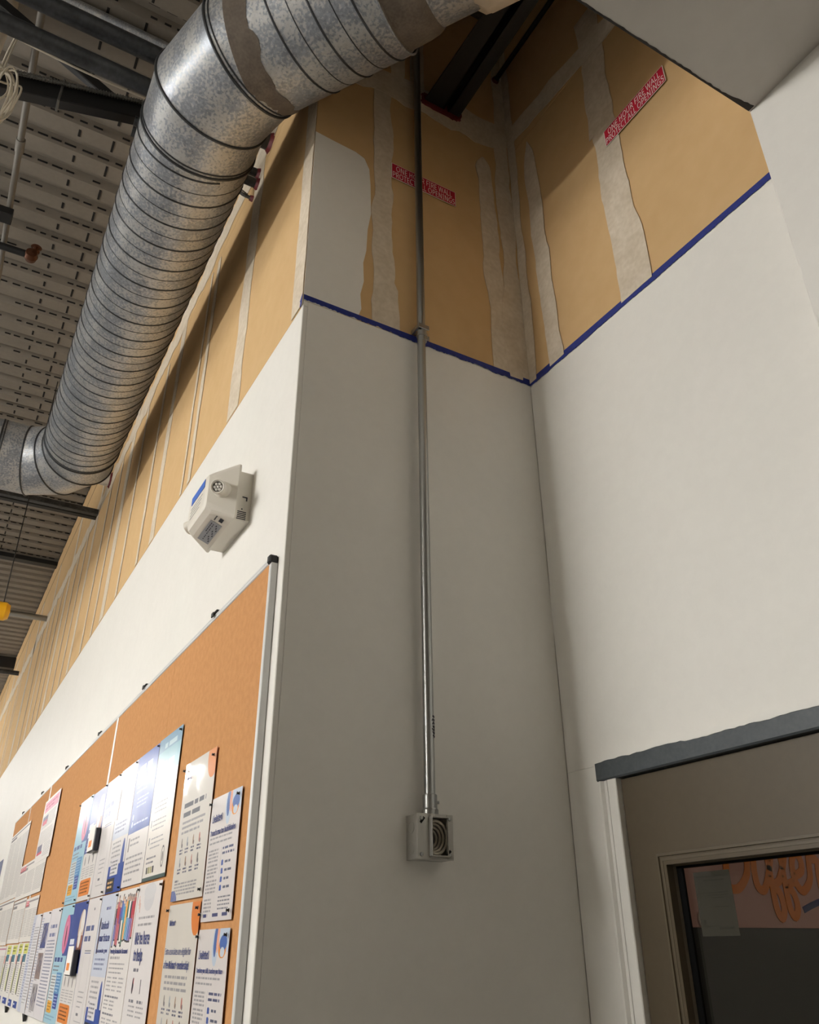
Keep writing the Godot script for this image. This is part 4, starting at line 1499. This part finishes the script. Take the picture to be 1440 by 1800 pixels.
func img_bluebird(light: bool) -> Image:
	var im := new_img(280, 430, C(168, 208, 224))
	im.fill_rect(Rect2i(180, 40, 100, 150), C(62, 84, 158) if not light else C(120, 160, 210))
	ell(im, 195, 110, 58, 72, C(222, 120, 160))
	ell(im, 195, 110, 34, 48, C(235, 150, 180))
	ell(im, 200, 118, 12, 40, C(120, 40, 70))
	text_rows(im, 24, 196, 220, 1, 30, blue, 16)
	text_rows(im, 24, 226, 150, 2, 14, ink, 5)
	im.fill_rect(Rect2i(20, 258, 120, 106), C(222, 226, 226))
	text_rows(im, 28, 264, 104, 9, 11, ink, 4)
	im.fill_rect(Rect2i(140, 250, 110, 80), C(92, 150, 200))
	text_rows(im, 150, 258, 86, 6, 11, C(210, 226, 240), 3)
	im.fill_rect(Rect2i(160, 324, 84, 52), C(52, 78, 160))
	text_rows(im, 168, 332, 66, 4, 11, C(210, 220, 245), 3)
	rr(im, 30, 352, 110, 42, 8, C(240, 178, 64))
	text_rows(im, 42, 360, 84, 3, 11, C(170, 110, 20), 4)
	text_rows(im, 20, 402, 236, 2, 11, C(110, 160, 190), 4)
	return im

func img_bluephoto() -> Image:
	var im := new_img(280, 430, C(226, 221, 217))
	im.fill_rect(Rect2i(0, 0, 280, 246), C(56, 78, 152))
	ell(im, 214, 92, 50, 64, C(214, 190, 168))
	ell(im, 226, 70, 34, 40, C(236, 230, 222))
	im.fill_rect(Rect2i(170, 120, 96, 62), C(150, 92, 70))
	ell(im, 205, 128, 24, 34, C(238, 232, 224))
	text_rows(im, 24, 130, 120, 2, 34, C(232, 234, 244), 20)
	text_rows(im, 20, 206, 110, 3, 14, C(150, 160, 205), 5)
	for k in 3:
		ell(im, 60 + k * 78, 276, 7, 18, C(70, 66, 70))
		text_rows(im, 24 + k * 84, 304, 68, 5, 9, soft, 3)
	rr(im, 22, 350, 214, 62, 14, C(232, 138, 58))
	text_rows(im, 44, 360, 168, 4, 12, C(120, 64, 16), 5)
	return im

func img_white_form() -> Image:
	var im := new_img(280, 430, C(226, 221, 219))
	text_rows(im, 30, 92, 190, 2, 34, C(92, 104, 150), 17)
	im.fill_rect(Rect2i(90, 172, 130, 3), ink)
	im.fill_rect(Rect2i(90, 180, 130, 2), blue)
	for q in [[80, 190, 2, 200], [226, 190, 2, 200], [80, 390, 148, 2]]:
		im.fill_rect(Rect2i(q[0], q[1], q[2], q[3]), soft)
	text_rows(im, 96, 300, 116, 4, 15, soft, 4)
	text_rows(im, 110, 366, 60, 1, 12, ink, 8)
	text_rows(im, 150, 34, 26, 1, 10, ink, 8)
	return im

func img_future() -> Image:
	var im := new_img(280, 430, C(206, 212, 226))
	im.fill_rect(Rect2i(0, 250, 280, 180), C(226, 221, 219))
	text_rows(im, 120, 40, 90, 1, 14, C(90, 100, 150), 9)
	im.fill_rect(Rect2i(34, 86, 22, 96), C(76, 48, 46))
	ell(im, 46, 92, 14, 22, C(46, 42, 60))
	text_rows(im, 40, 196, 200, 3, 14, C(120, 130, 165), 6)
	text_rows(im, 40, 262, 150, 5, 15, soft, 6)
	im.fill_rect(Rect2i(20, 340, 260, 90), C(42, 76, 160))
	ell(im, 236, 330, 22, 70, C(52, 84, 164))
	im.fill_rect(Rect2i(60, 318, 130, 56), C(226, 222, 224))
	text_rows(im, 68, 326, 112, 4, 12, ink, 5)
	im.fill_rect(Rect2i(30, 382, 130, 44), C(40, 40, 48))
	text_rows(im, 46, 392, 96, 2, 14, C(236, 190, 130), 7)
	return im

func img_blue_notice() -> Image:
	var im := new_img(280, 430, C(228, 223, 219))
	im.fill_rect(Rect2i(0, 0, 280, 262), C(66, 96, 172))
	text_rows(im, 40, 38, 190, 2, 36, C(206, 216, 238), 20)
	text_rows(im, 40, 108, 180, 2, 16, C(168, 184, 222), 6)
	text_rows(im, 70, 150, 150, 3, 13, C(168, 184, 222), 5)
	for k in 2:
		ell(im, 40, 208 + k * 24, 8, 10, C(200, 212, 240))
	text_rows(im, 62, 232, 190, 1, 14, C(190, 202, 232), 6)
	im.fill_rect(Rect2i(30, 276, 14, 44), C(110, 100, 100))
	text_rows(im, 56, 282, 120, 2, 16, soft, 6)
	text_rows(im, 24, 338, 228, 4, 16, soft, 6)
	text_rows(im, 24, 408, 150, 1, 12, soft, 6)
	return im

func img_teal_notice() -> Image:
	var im := new_img(280, 430, C(230, 224, 216))
	im.fill_rect(Rect2i(0, 0, 280, 122), C(160, 200, 212))
	im.fill_rect(Rect2i(0, 0, 280, 46), C(140, 176, 200))
	text_rows(im, 80, 24, 170, 1, 20, C(206, 226, 234), 16)
	text_rows(im, 100, 84, 160, 1, 20, C(226, 236, 240), 18)
	text_rows(im, 30, 134, 220, 2, 14, soft, 5)
	for k in 3:
		text_rows(im, 56, 206 + k * 52, 160, 3, 13, soft, 4)
		if k > 0: im.fill_rect(Rect2i(30, 202 + k * 52, 8, 22), C(70, 80, 100))
	text_rows(im, 30, 364, 120, 2, 13, ink, 5)
	for k in 4: im.fill_rect(Rect2i(40 + k * 26, 392, 20, 18), [C(64, 66, 58), C(150, 150, 96), C(176, 170, 120), C(60, 60, 66)][k])
	ell(im, 226, 372, 16, 30, C(60, 60, 64))
	ell(im, 226, 372, 12, 25, C(230, 224, 216))
	ell(im, 226, 372, 5, 14, C(70, 70, 74))
	im.fill_rect(Rect2i(0, 420, 280, 10), C(70, 92, 90))
	return im

func img_crowd() -> Image:
	var im := new_img(280, 430, C(226, 221, 217))
	var cols := [C(190, 40, 70), C(60, 90, 170), C(236, 160, 60), C(40, 40, 60), C(120, 60, 140), C(70, 160, 180), C(230, 226, 220), C(180, 60, 60), C(90, 140, 200), C(60, 110, 90)]
	var skin := [C(150, 96, 66), C(226, 178, 140), C(92, 58, 44), C(200, 150, 112)]
	for k in 13:
		var x := 8 + k * 20
		var hy := 20 + rng.randi_range(0, 22)
		ell(im, x + 9, hy, 7, 11, skin[rng.randi_range(0, 3)])
		im.fill_rect(Rect2i(x + 3, hy - 11, 13, 7), C(44, 34, 32))
		im.fill_rect(Rect2i(x, hy + 9, 19, 48), cols[(k * 7 + 3) % 10])
		im.fill_rect(Rect2i(x + 1, hy + 57, 8, 62), cols[(k * 3 + 1) % 10])
		im.fill_rect(Rect2i(x + 10, hy + 57, 8, 62), cols[(k * 3 + 1) % 10])
		im.fill_rect(Rect2i(x, hy + 118, 19, 5), C(30, 30, 36))
	text_rows(im, 24, 190, 150, 1, 10, soft, 7)
	text_rows(im, 24, 208, 220, 3, 12, soft, 4)
	for k in 3: text_rows(im, 24 + k * 78, 246, 62, 4, 11, soft, 4)
	text_rows(im, 24, 296, 200, 1, 10, ink, 5)
	for k in 2: text_rows(im, 24 + k * 78, 308, 62, 3, 10, soft, 4)
	text_rows(im, 24, 342, 220, 1, 10, ink, 5)
	for k in 3: text_rows(im, 24 + k * 78, 356, 62, 6 - k, 10, soft, 4)
	text_rows(im, 24, 416, 220, 1, 10, soft, 4)
	return im

func img_help() -> Image:
	var im := new_img(280, 430, C(224, 219, 217))
	ell(im, 150, 40, 60, 34, C(206, 204, 206))
	ell(im, 150, 22, 70, 22, C(210, 208, 209))
	for k in 3: im.fill_rect(Rect2i(24 + k * 10, 30 + k * 10, 6, 26), C(214, 160, 140))
	text_rows(im, 50, 88, 190, 2, 18, soft, 6)
	text_rows(im, 70, 220, 96, 1, 14, ink, 8)
	ell(im, 90, 262, 9, 20, C(60, 50, 60))
	im.fill_rect(Rect2i(92, 244, 6, 14), C(200, 90, 90))
	im.fill_rect(Rect2i(178, 246, 7, 34), C(50, 50, 60))
	for k in 2:
		text_rows(im, 64 + k * 96, 296, 80, 1, 10, ink, 7)
		text_rows(im, 64 + k * 96, 310, 80, 3, 11, soft, 4)
	rr(im, 90, 372, 58, 58, 26, C(228, 134, 44))
	im.fill_rect(Rect2i(70, 410, 160, 20), C(224, 219, 217))
	return im

func img_member(spanish: bool) -> Image:
	var im := new_img(285, 356, C(224, 218, 208))
	ell(im, 262, 10, 46, 64, C(238, 150, 84) if spanish else C(232, 128, 30))
	if spanish:
		text_rows(im, 34, 112, 214, 2, 24, C(70, 72, 86), 12)
		text_rows(im, 34, 160, 190, 2, 13, soft, 5)
	text_rows(im, 34, 160, 214, 3, 13, soft, 6)
	for r in 2:
		for k in 4:
			var x := 52 + k * 54
			var y := 214 + r * 48
			ell(im, x, y, 4 + k % 2, 12, [C(110, 104, 98), C(160, 168, 176), C(150, 118, 84), C(190, 120, 104)][(k + r) % 4])
			ell(im, x + 6, y + 8, 3, 6, C(90, 86, 96))
			text_rows(im, x - 16, y + 17, 34, 2, 8, C(84, 84, 110), 4)
	text_rows(im, 24, 306, 40, 1, 8, ink, 5)
	text_rows(im, 24, 314, 222, 4, 8, soft, 4)
	ell(im, 14, 356, 42, 26, C(58, 84, 160))
	for k in 5: im.fill_rect(Rect2i(8 + k * 9, 332, 2, 24), C(200, 208, 224))
	return im

func img_skills() -> Image:
	var im := new_img(226, 280, C(224, 217, 214))
	im.fill_rect(Rect2i(120, 0, 106, 46), C(196, 210, 226))
	ell(im, 138, 26, 22, 48, C(196, 210, 226))
	ell(im, 136, 22, 12, 34, C(64, 100, 168))
	ell(im, 152, 14, 8, 34, C(238, 170, 140))
	ell(im, 186, 38, 26, 20, C(236, 146, 52))
	ell(im, 190, 28, 24, 16, C(58, 100, 176))
	ell(im, 188, 46, 14, 10, C(204, 214, 224))
	text_rows(im, 14, 96, 180, 2, 11, soft, 4)
	im.fill_rect(Rect2i(112, 122, 1, 100), soft)
	for b in 3: text_rows(im, 14, 124 + b * 34, 84, 4, 8, soft, 4)
	text_rows(im, 122, 124, 84, 2, 11, C(80, 84, 120), 5)
	for k in 4:
		rr(im, 122, 152 + k * 18, 14, 12, 3, C(60, 88, 168))
		text_rows(im, 148, 155 + k * 18, 50, 1, 8, C(80, 84, 110), 5)
	text_rows(im, 14, 232, 60, 4, 8, soft, 4)
	text_rows(im, 122, 230, 88, 4, 8, ink, 3)
	for k in 3: text_rows(im, 18 + k * 70, 264, 46, 1, 10, C(60, 68, 120), 7)
	return im

func img_photos() -> Image:
	var im := new_img(280, 430, C(226, 222, 224))
	for k in 3:
		var y := 50 + k * 126
		im.fill_rect(Rect2i(110, y, 150, 106), [C(72, 84, 140), C(150, 130, 124), C(170, 166, 168)][k])
		for i in 60:
			im.fill_rect(Rect2i(110 + rng.randi_range(0, 142), y + rng.randi_range(0, 66), rng.randi_range(3, 8), rng.randi_range(12, 40)), [C(44, 56, 110), C(96, 70, 66), C(120, 118, 124), C(206, 202, 206), C(60, 56, 66)][rng.randi_range(0, 4)])
		text_rows(im, 112, y + 108, 120, 1, 8, soft, 4)
	text_rows(im, 14, 26, 84, 32, 12, C(150, 156, 180), 4)
	return im

func img_letter() -> Image:
	var im := new_img(280, 430, C(224, 220, 222))
	text_rows(im, 60, 66, 170, 2, 34, C(110, 118, 160), 14)
	text_rows(im, 24, 128, 224, 20, 13, C(130, 134, 160), 5)
	return im

func img_grey_letter() -> Image:
	var im := new_img(280, 430, C(200, 204, 218))
	im.fill_rect(Rect2i(120, 0, 160, 430), C(222, 220, 222))
	text_rows(im, 20, 40, 90, 28, 12, C(130, 136, 170), 4)
	text_rows(im, 140, 60, 120, 26, 13, soft, 4)
	return im

func img_green(w: int, h: int) -> Image:
	var im := new_img(w, h, C(226, 222, 216))
	for o in 2:
		var x := o * w / 2
		im.fill_rect(Rect2i(x + w / 8, 4, w / 3, 46), C(206, 206, 110))
		text_rows(im, x + w / 7, 14, w / 4, 2, 15, C(110, 110, 40), 7)
		im.fill_rect(Rect2i(x + w / 7, 52, w / 4, 36), C(72, 120, 140))
		im.fill_rect(Rect2i(x + 6, 60, w / 14, 40), C(230, 150, 140))
		for y in range(60, 236):
			var xx := x + w / 9 + int((y - 60) * -0.05)
			im.fill_rect(Rect2i(xx, y, w / 12, 1), C(66, 66, 66))
		im.fill_rect(Rect2i(x + 6, 120, w / 12, 110), C(214, 216, 160))
		text_rows(im, x + w / 4, 96, w / 5, 15, 10, soft, 4)
		im.fill_rect(Rect2i(x + w / 20, h - 36, w / 3, 30), C(48, 74, 150))
		text_rows(im, x + w / 12, h - 26, w / 8, 1, 10, C(220, 226, 240), 7)
	return im

func img_text_sheet(w: int, h: int, red: bool, head: Color) -> Image:
	var im := new_img(w, h, C(226, 221, 214))
	im.fill_rect(Rect2i(10, 12, w - 20, 8), head)
	im.fill_rect(Rect2i(10, 28, w / 3, 14), head)
	var colw := w / 3 - 14
	for k in 3:
		text_rows(im, 12 + k * (colw + 14), 54, colw, int((h - 70) / 7), 7, C(168, 164, 162), 3)
	if red:
		im.fill_rect(Rect2i(12, 12, w / 4, 24), C(200, 70, 84))
		text_rows(im, 16, 16, w / 4 - 8, 2, 9, C(236, 220, 216), 4)
	return im

func img_pink_sheet() -> Image:
	var im := new_img(300, 350, C(226, 221, 216))
	im.fill_rect(Rect2i(20, 14, 270, 60), C(226, 140, 164))
	text_rows(im, 40, 28, 220, 2, 20, C(190, 84, 116), 10)
	text_rows(im, 20, 88, 260, 10, 8, C(160, 156, 160), 3)
	im.fill_rect(Rect2i(20, 96, 110, 40), C(120, 116, 140))
	im.fill_rect(Rect2i(30, 120, 90, 26), C(206, 90, 110))
	text_rows(im, 20, 180, 260, 10, 8, C(170, 166, 164), 3)
	im.fill_rect(Rect2i(20, 258, 100, 40), C(112, 108, 130))
	im.fill_rect(Rect2i(20, 296, 110, 14), C(206, 80, 100))
	text_rows(im, 150, 262, 130, 8, 9, C(160, 156, 160), 3)
	return im

var pin_mesh: ArrayMesh
func pin(sx: float, y: float, d: float) -> void:
	if pin_mesh == null:
		var s := st()
		lathe(s, Transform3D(), [[0.0042, 0.0], [0.0042, 0.0012], [0.0024, 0.002], [0.0024, 0.004], [0.0036, 0.0055], [0.003, 0.0065], [0.0, 0.007]], 12)
		pin_mesh = s.commit()
	var o := MeshInstance3D.new()
	o.name = numbered("push_pin")
	o.mesh = pin_mesh
	o.material_override = M.pin
	add_child(o)
	o.transform = XA(d) * Transform3D(Basis(), Vector3(-sx, y, 0))
	tag(o, "small dark push pin holding a corner of a sheet on the cork", "push pin", "push pins on the cork boards")

func poster(called: String, label: String, s0: float, s1: float, yt: float, yb: float, m: Material, depth := 0.0192, bulge := 0.003, sd := 1) -> MeshInstance3D:
	return sheet(called, label, "poster", XA(depth), -s0, -s1, yt, yb, m, bulge, sd)

func heading(p: Node, text: String, s0: float, s1: float, yb: float, h: float, m: Material, depth := 0.0230, bold := true) -> void:
	words(p, text, XA(depth), -s0, -s1, yb, h, m, bold, "heading")

func build_papers() -> void:
	M.pin = mat(C(38, 38, 42), 0.4)
	var gloss := 0.28
	var mm := {}
	mm.bird = paper_mat(img_bluebird(false), gloss)
	mm.photo = paper_mat(img_bluephoto(), gloss)
	mm.form = paper_mat(img_white_form(), gloss)
	mm.future = paper_mat(img_future(), gloss)
	var up := 2.358
	var md := 1.930
	var lo := 1.498
	poster("poster", "upper light blue poster with pink oval, left end of the upper row", 4.203, 3.902, up, md, mm.bird, 0.0192, 0.003, 1)
	poster("poster", "upper dark blue poster with person photo and orange block", 3.898, 3.598, up - 0.006, md, mm.photo, 0.0192, 0.004, 2)
	poster("poster", "upper white poster with boxed form beside the dark blue one", 3.594, 3.343, up - 0.004, md, mm.form, 0.0192, 0.004, 3)
	poster("poster", "upper pale poster with blue foot, left of the blue notice", 3.339, 3.070, up, md, mm.future, 0.0192, 0.004, 4)
	poster("poster", "white notice with large blue upper half in the upper row", 3.066, 2.776, up, md + 0.006, paper_mat(img_blue_notice(), gloss), 0.0192, 0.004, 5)
	var q := poster("poster", "notice with pale teal heading at the right end of the upper row", 2.772, 2.502, up + 0.003, md + 0.006, paper_mat(img_teal_notice(), gloss), 0.0192, 0.004, 6)
	poster("poster", "lower light blue poster with pink oval, under its upper twin", 4.210, 3.904, md - 0.004, lo, mm.bird, 0.0195, 0.003, 7)
	poster("poster", "lower dark blue poster with person photo and brochure box", 3.900, 3.598, md - 0.005, lo, mm.photo, 0.0195, 0.003, 8)
	poster("poster", "lower white poster with boxed form between blue and pale posters", 3.594, 3.348, md - 0.003, lo, mm.form, 0.0195, 0.004, 9)
	q = poster("poster", "pale poster headed Unlock your future in the lower row", 3.344, 3.092, md - 0.004, lo, mm.future, 0.0195, 0.003, 10)
	heading(q, "Unlock", 3.27, 3.15, 1.818, 0.024, M.navy)
	heading(q, "your future", 3.29, 3.11, 1.774, 0.03, M.navy)
	heading(q, "Be an associate, grow", 3.30, 3.12, 1.744, 0.016, M.navy)
	q = poster("poster", "white notice with drawing of a colourful crowd of people", 3.086, 2.792, md - 0.004, lo, paper_mat(img_crowd(), 0.35), 0.0195, 0.003, 11)
	heading(q, "Preventing discrimination & harassment", 3.065, 2.82, 1.741, 0.018, M.navy)
	q = poster("poster", "white notice headed We're here to help with an orange shape", 2.788, 2.512, md - 0.002, lo, paper_mat(img_help(), 0.35), 0.0195, 0.003, 12)
	heading(q, "We're here", 2.745, 2.575, 1.768, 0.034, M.navy)
	heading(q, "to help.", 2.735, 2.625, 1.716, 0.042, M.navy)
	var em := paper_mat(img_member(true), 0.4, 0.8)
	q = poster("poster", "laminated sheet with orange corner, higher of the two alike", 2.406, 2.120, 2.221, 1.866, em, 0.0195, 0.0032, 13)
	heading(q, "Walmart", 2.385, 2.33, 2.172, 0.012, M.navy, 0.0232)
	q = poster("poster", "laminated sheet about a free membership, lower of the two alike", 2.402, 2.122, 1.857, 1.502, paper_mat(img_member(false), 0.4, 0.8), 0.0195, 0.0032, 14)
	heading(q, "Walmart", 2.375, 2.32, 1.808, 0.014, M.navy, 0.0232)
	heading(q, "Extra associates are eligible for", 2.385, 2.155, 1.738, 0.020, M.navy, 0.0232, false)
	heading(q, "a free Walmart+ membership!", 2.385, 2.16, 1.706, 0.024, M.navy, 0.0232)
	for k in 2:
		var yt: float = 2.086 if k == 0 else 1.794
		q = poster("poster", "laminated skills sheet with colourful swoosh, higher one beside the board frame" if k == 0 else "laminated skills sheet with colourful swoosh, lower one beside the board frame", 2.110, 1.886, yt, yt - 0.276, paper_mat(img_skills(), 0.4, 0.7), 0.0195, 0.0032, 15 + k)
		heading(q, "LiveBetterU", 2.085, 2.01, yt - 0.060, 0.018, M.navy, 0.0232)
		heading(q, "Transforma tus habilidades" if k == 0 else "Transform your skills, transform your future", 2.092, 1.905, yt - 0.090, 0.013, M.navy, 0.0232)
	poster("poster", "grey-blue letter leaning out at the left of the photo sheet", 5.085, 4.805, 1.92, 1.495, paper_mat(img_grey_letter(), 0.35), 0.021, 0.008, 17)
	poster("poster", "white sheet with three stacked photographs", 4.800, 4.512, 1.922, 1.495, paper_mat(img_photos(), 0.35), 0.0195, 0.005, 18)
	poster("poster", "white letter with blue heading, right of the photo sheet", 4.508, 4.220, 1.926, 1.495, paper_mat(img_letter(), 0.35), 0.0195, 0.005, 19)
	poster("poster", "wide notice with yellow green heads, nearer of the bottom pair", 5.550, 5.10, 1.795, 1.494, paper_mat(img_green(440, 300), 0.45), 0.0195, 0.002, 20)
	poster("poster", "wide notice with yellow green heads, farther of the bottom pair", 6.12, 5.56, 1.790, 1.494, paper_mat(img_green(540, 300), 0.45), 0.0195, 0.002, 21)
	poster("poster", "notice with pink band at the far bottom left of the boards", 6.75, 6.14, 1.785, 1.494, paper_mat(img_text_sheet(560, 290, true, C(190, 120, 150)), 0.45), 0.0195, 0.002, 22)
	poster("poster", "large labour notice with dark headlines on the farthest board", 7.26, 6.20, 2.522, 2.06, paper_mat(img_text_sheet(980, 440, false, C(96, 90, 94)), 0.45), 0.0195, 0.002, 23)
	poster("poster", "dense text sheet below the dark headlined notice", 7.24, 6.23, 2.055, 1.79, paper_mat(img_text_sheet(940, 260, false, C(120, 114, 116)), 0.45), 0.0195, 0.002, 24)
	poster("poster", "tall notice with pink band near the middle board", 5.555, 4.985, 2.545, 2.20, paper_mat(img_pink_sheet(), 0.45), 0.0225, 0.003, 25)
	poster("poster", "wide text sheet with small red block below the pink notice", 6.21, 5.075, 2.235, 2.035, paper_mat(img_text_sheet(1000, 190, true, C(130, 124, 126)), 0.45), 0.0205, 0.002, 26)
	poster("poster", "text sheet with red tag above the nearer green headed notice", 5.58, 5.068, 2.018, 1.80, paper_mat(img_text_sheet(480, 200, true, C(140, 134, 136)), 0.45), 0.0195, 0.002, 27)
	poster("poster", "dense text sheet left of the red tagged one", 6.20, 5.595, 2.03, 1.797, paper_mat(img_text_sheet(560, 220, false, C(130, 124, 126)), 0.45), 0.0195, 0.002, 28)
	# far sheet on the wall beyond the boards
	sheet("poster", "dark blue sheet on the wall beyond the boards at the left edge", "poster", XA(0.001), -8.35, -7.85, 2.42, 2.05, mat(C(90, 96, 130), 0.5), 0.002, 29)
	# brochure boxes standing off two posters
	for k in 2:
		var yb: float = 2.098 if k == 0 else 1.672
		var s0: float = 3.70 if k == 0 else 3.735
		var t := thing("brochure_box", "small black brochure box with white leaflet on the upper dark blue poster" if k == 0 else "small black brochure box with white leaflet on the lower dark blue poster", "brochure box")
		var s := st()
		box(s, Vector3(-s0, yb, 0.024), Vector3(-s0 + 0.125, yb + 0.085, 0.044), 0.003, XA())
		obj("holder", s, mat(C(34, 36, 46), 0.35), t)
		s = st()
		box(s, Vector3(-s0 + 0.004, yb + 0.004, 0.044), Vector3(-s0 + 0.121, yb + 0.098, 0.0455), 0.0, XA())
		obj("leaflet", s, M.white_print, t)
		s = st()
		box(s, Vector3(-s0 + 0.03, yb + 0.018, 0.0455), Vector3(-s0 + 0.085, yb + 0.042, 0.046), 0.0, XA())
		obj("orange_print", s, mat(C(232, 140, 60), 0.5), t)
	var t2 := thing("brochure_box", "white leaflet box on the notice with the orange shape", "brochure box")
	var s3 := st()
	box(s3, Vector3(-2.735, 1.44, 0.024), Vector3(-2.575, 1.553, 0.05), 0.003, XA())
	obj("holder", s3, M.dark_print, t2)
	s3 = st()
	box(s3, Vector3(-2.735, 1.44, 0.05), Vector3(-2.582, 1.556, 0.0515), 0.0, XA())
	obj("leaflet", s3, M.white_print, t2)
	# pins
	for sx in [4.195, 3.905, 3.60, 3.345, 3.075, 2.775, 2.51]:
		pin(sx, up - 0.012, 0.022)
		if sx > 3.0: pin(sx + 0.006, md + 0.010, 0.022)
		pin(sx + 0.002, md - 0.014, 0.022)
	for e in [[2.398, 2.203], [2.128, 2.200], [2.128, 1.882], [2.396, 1.845], [2.130, 1.842], [2.102, 2.072], [1.894, 2.070], [2.102, 1.826], [1.895, 1.828], [2.102, 1.780], [1.895, 1.781], [4.79, 1.910], [4.515, 1.912], [4.23, 1.912]]:
		pin(e[0], e[1], 0.024)
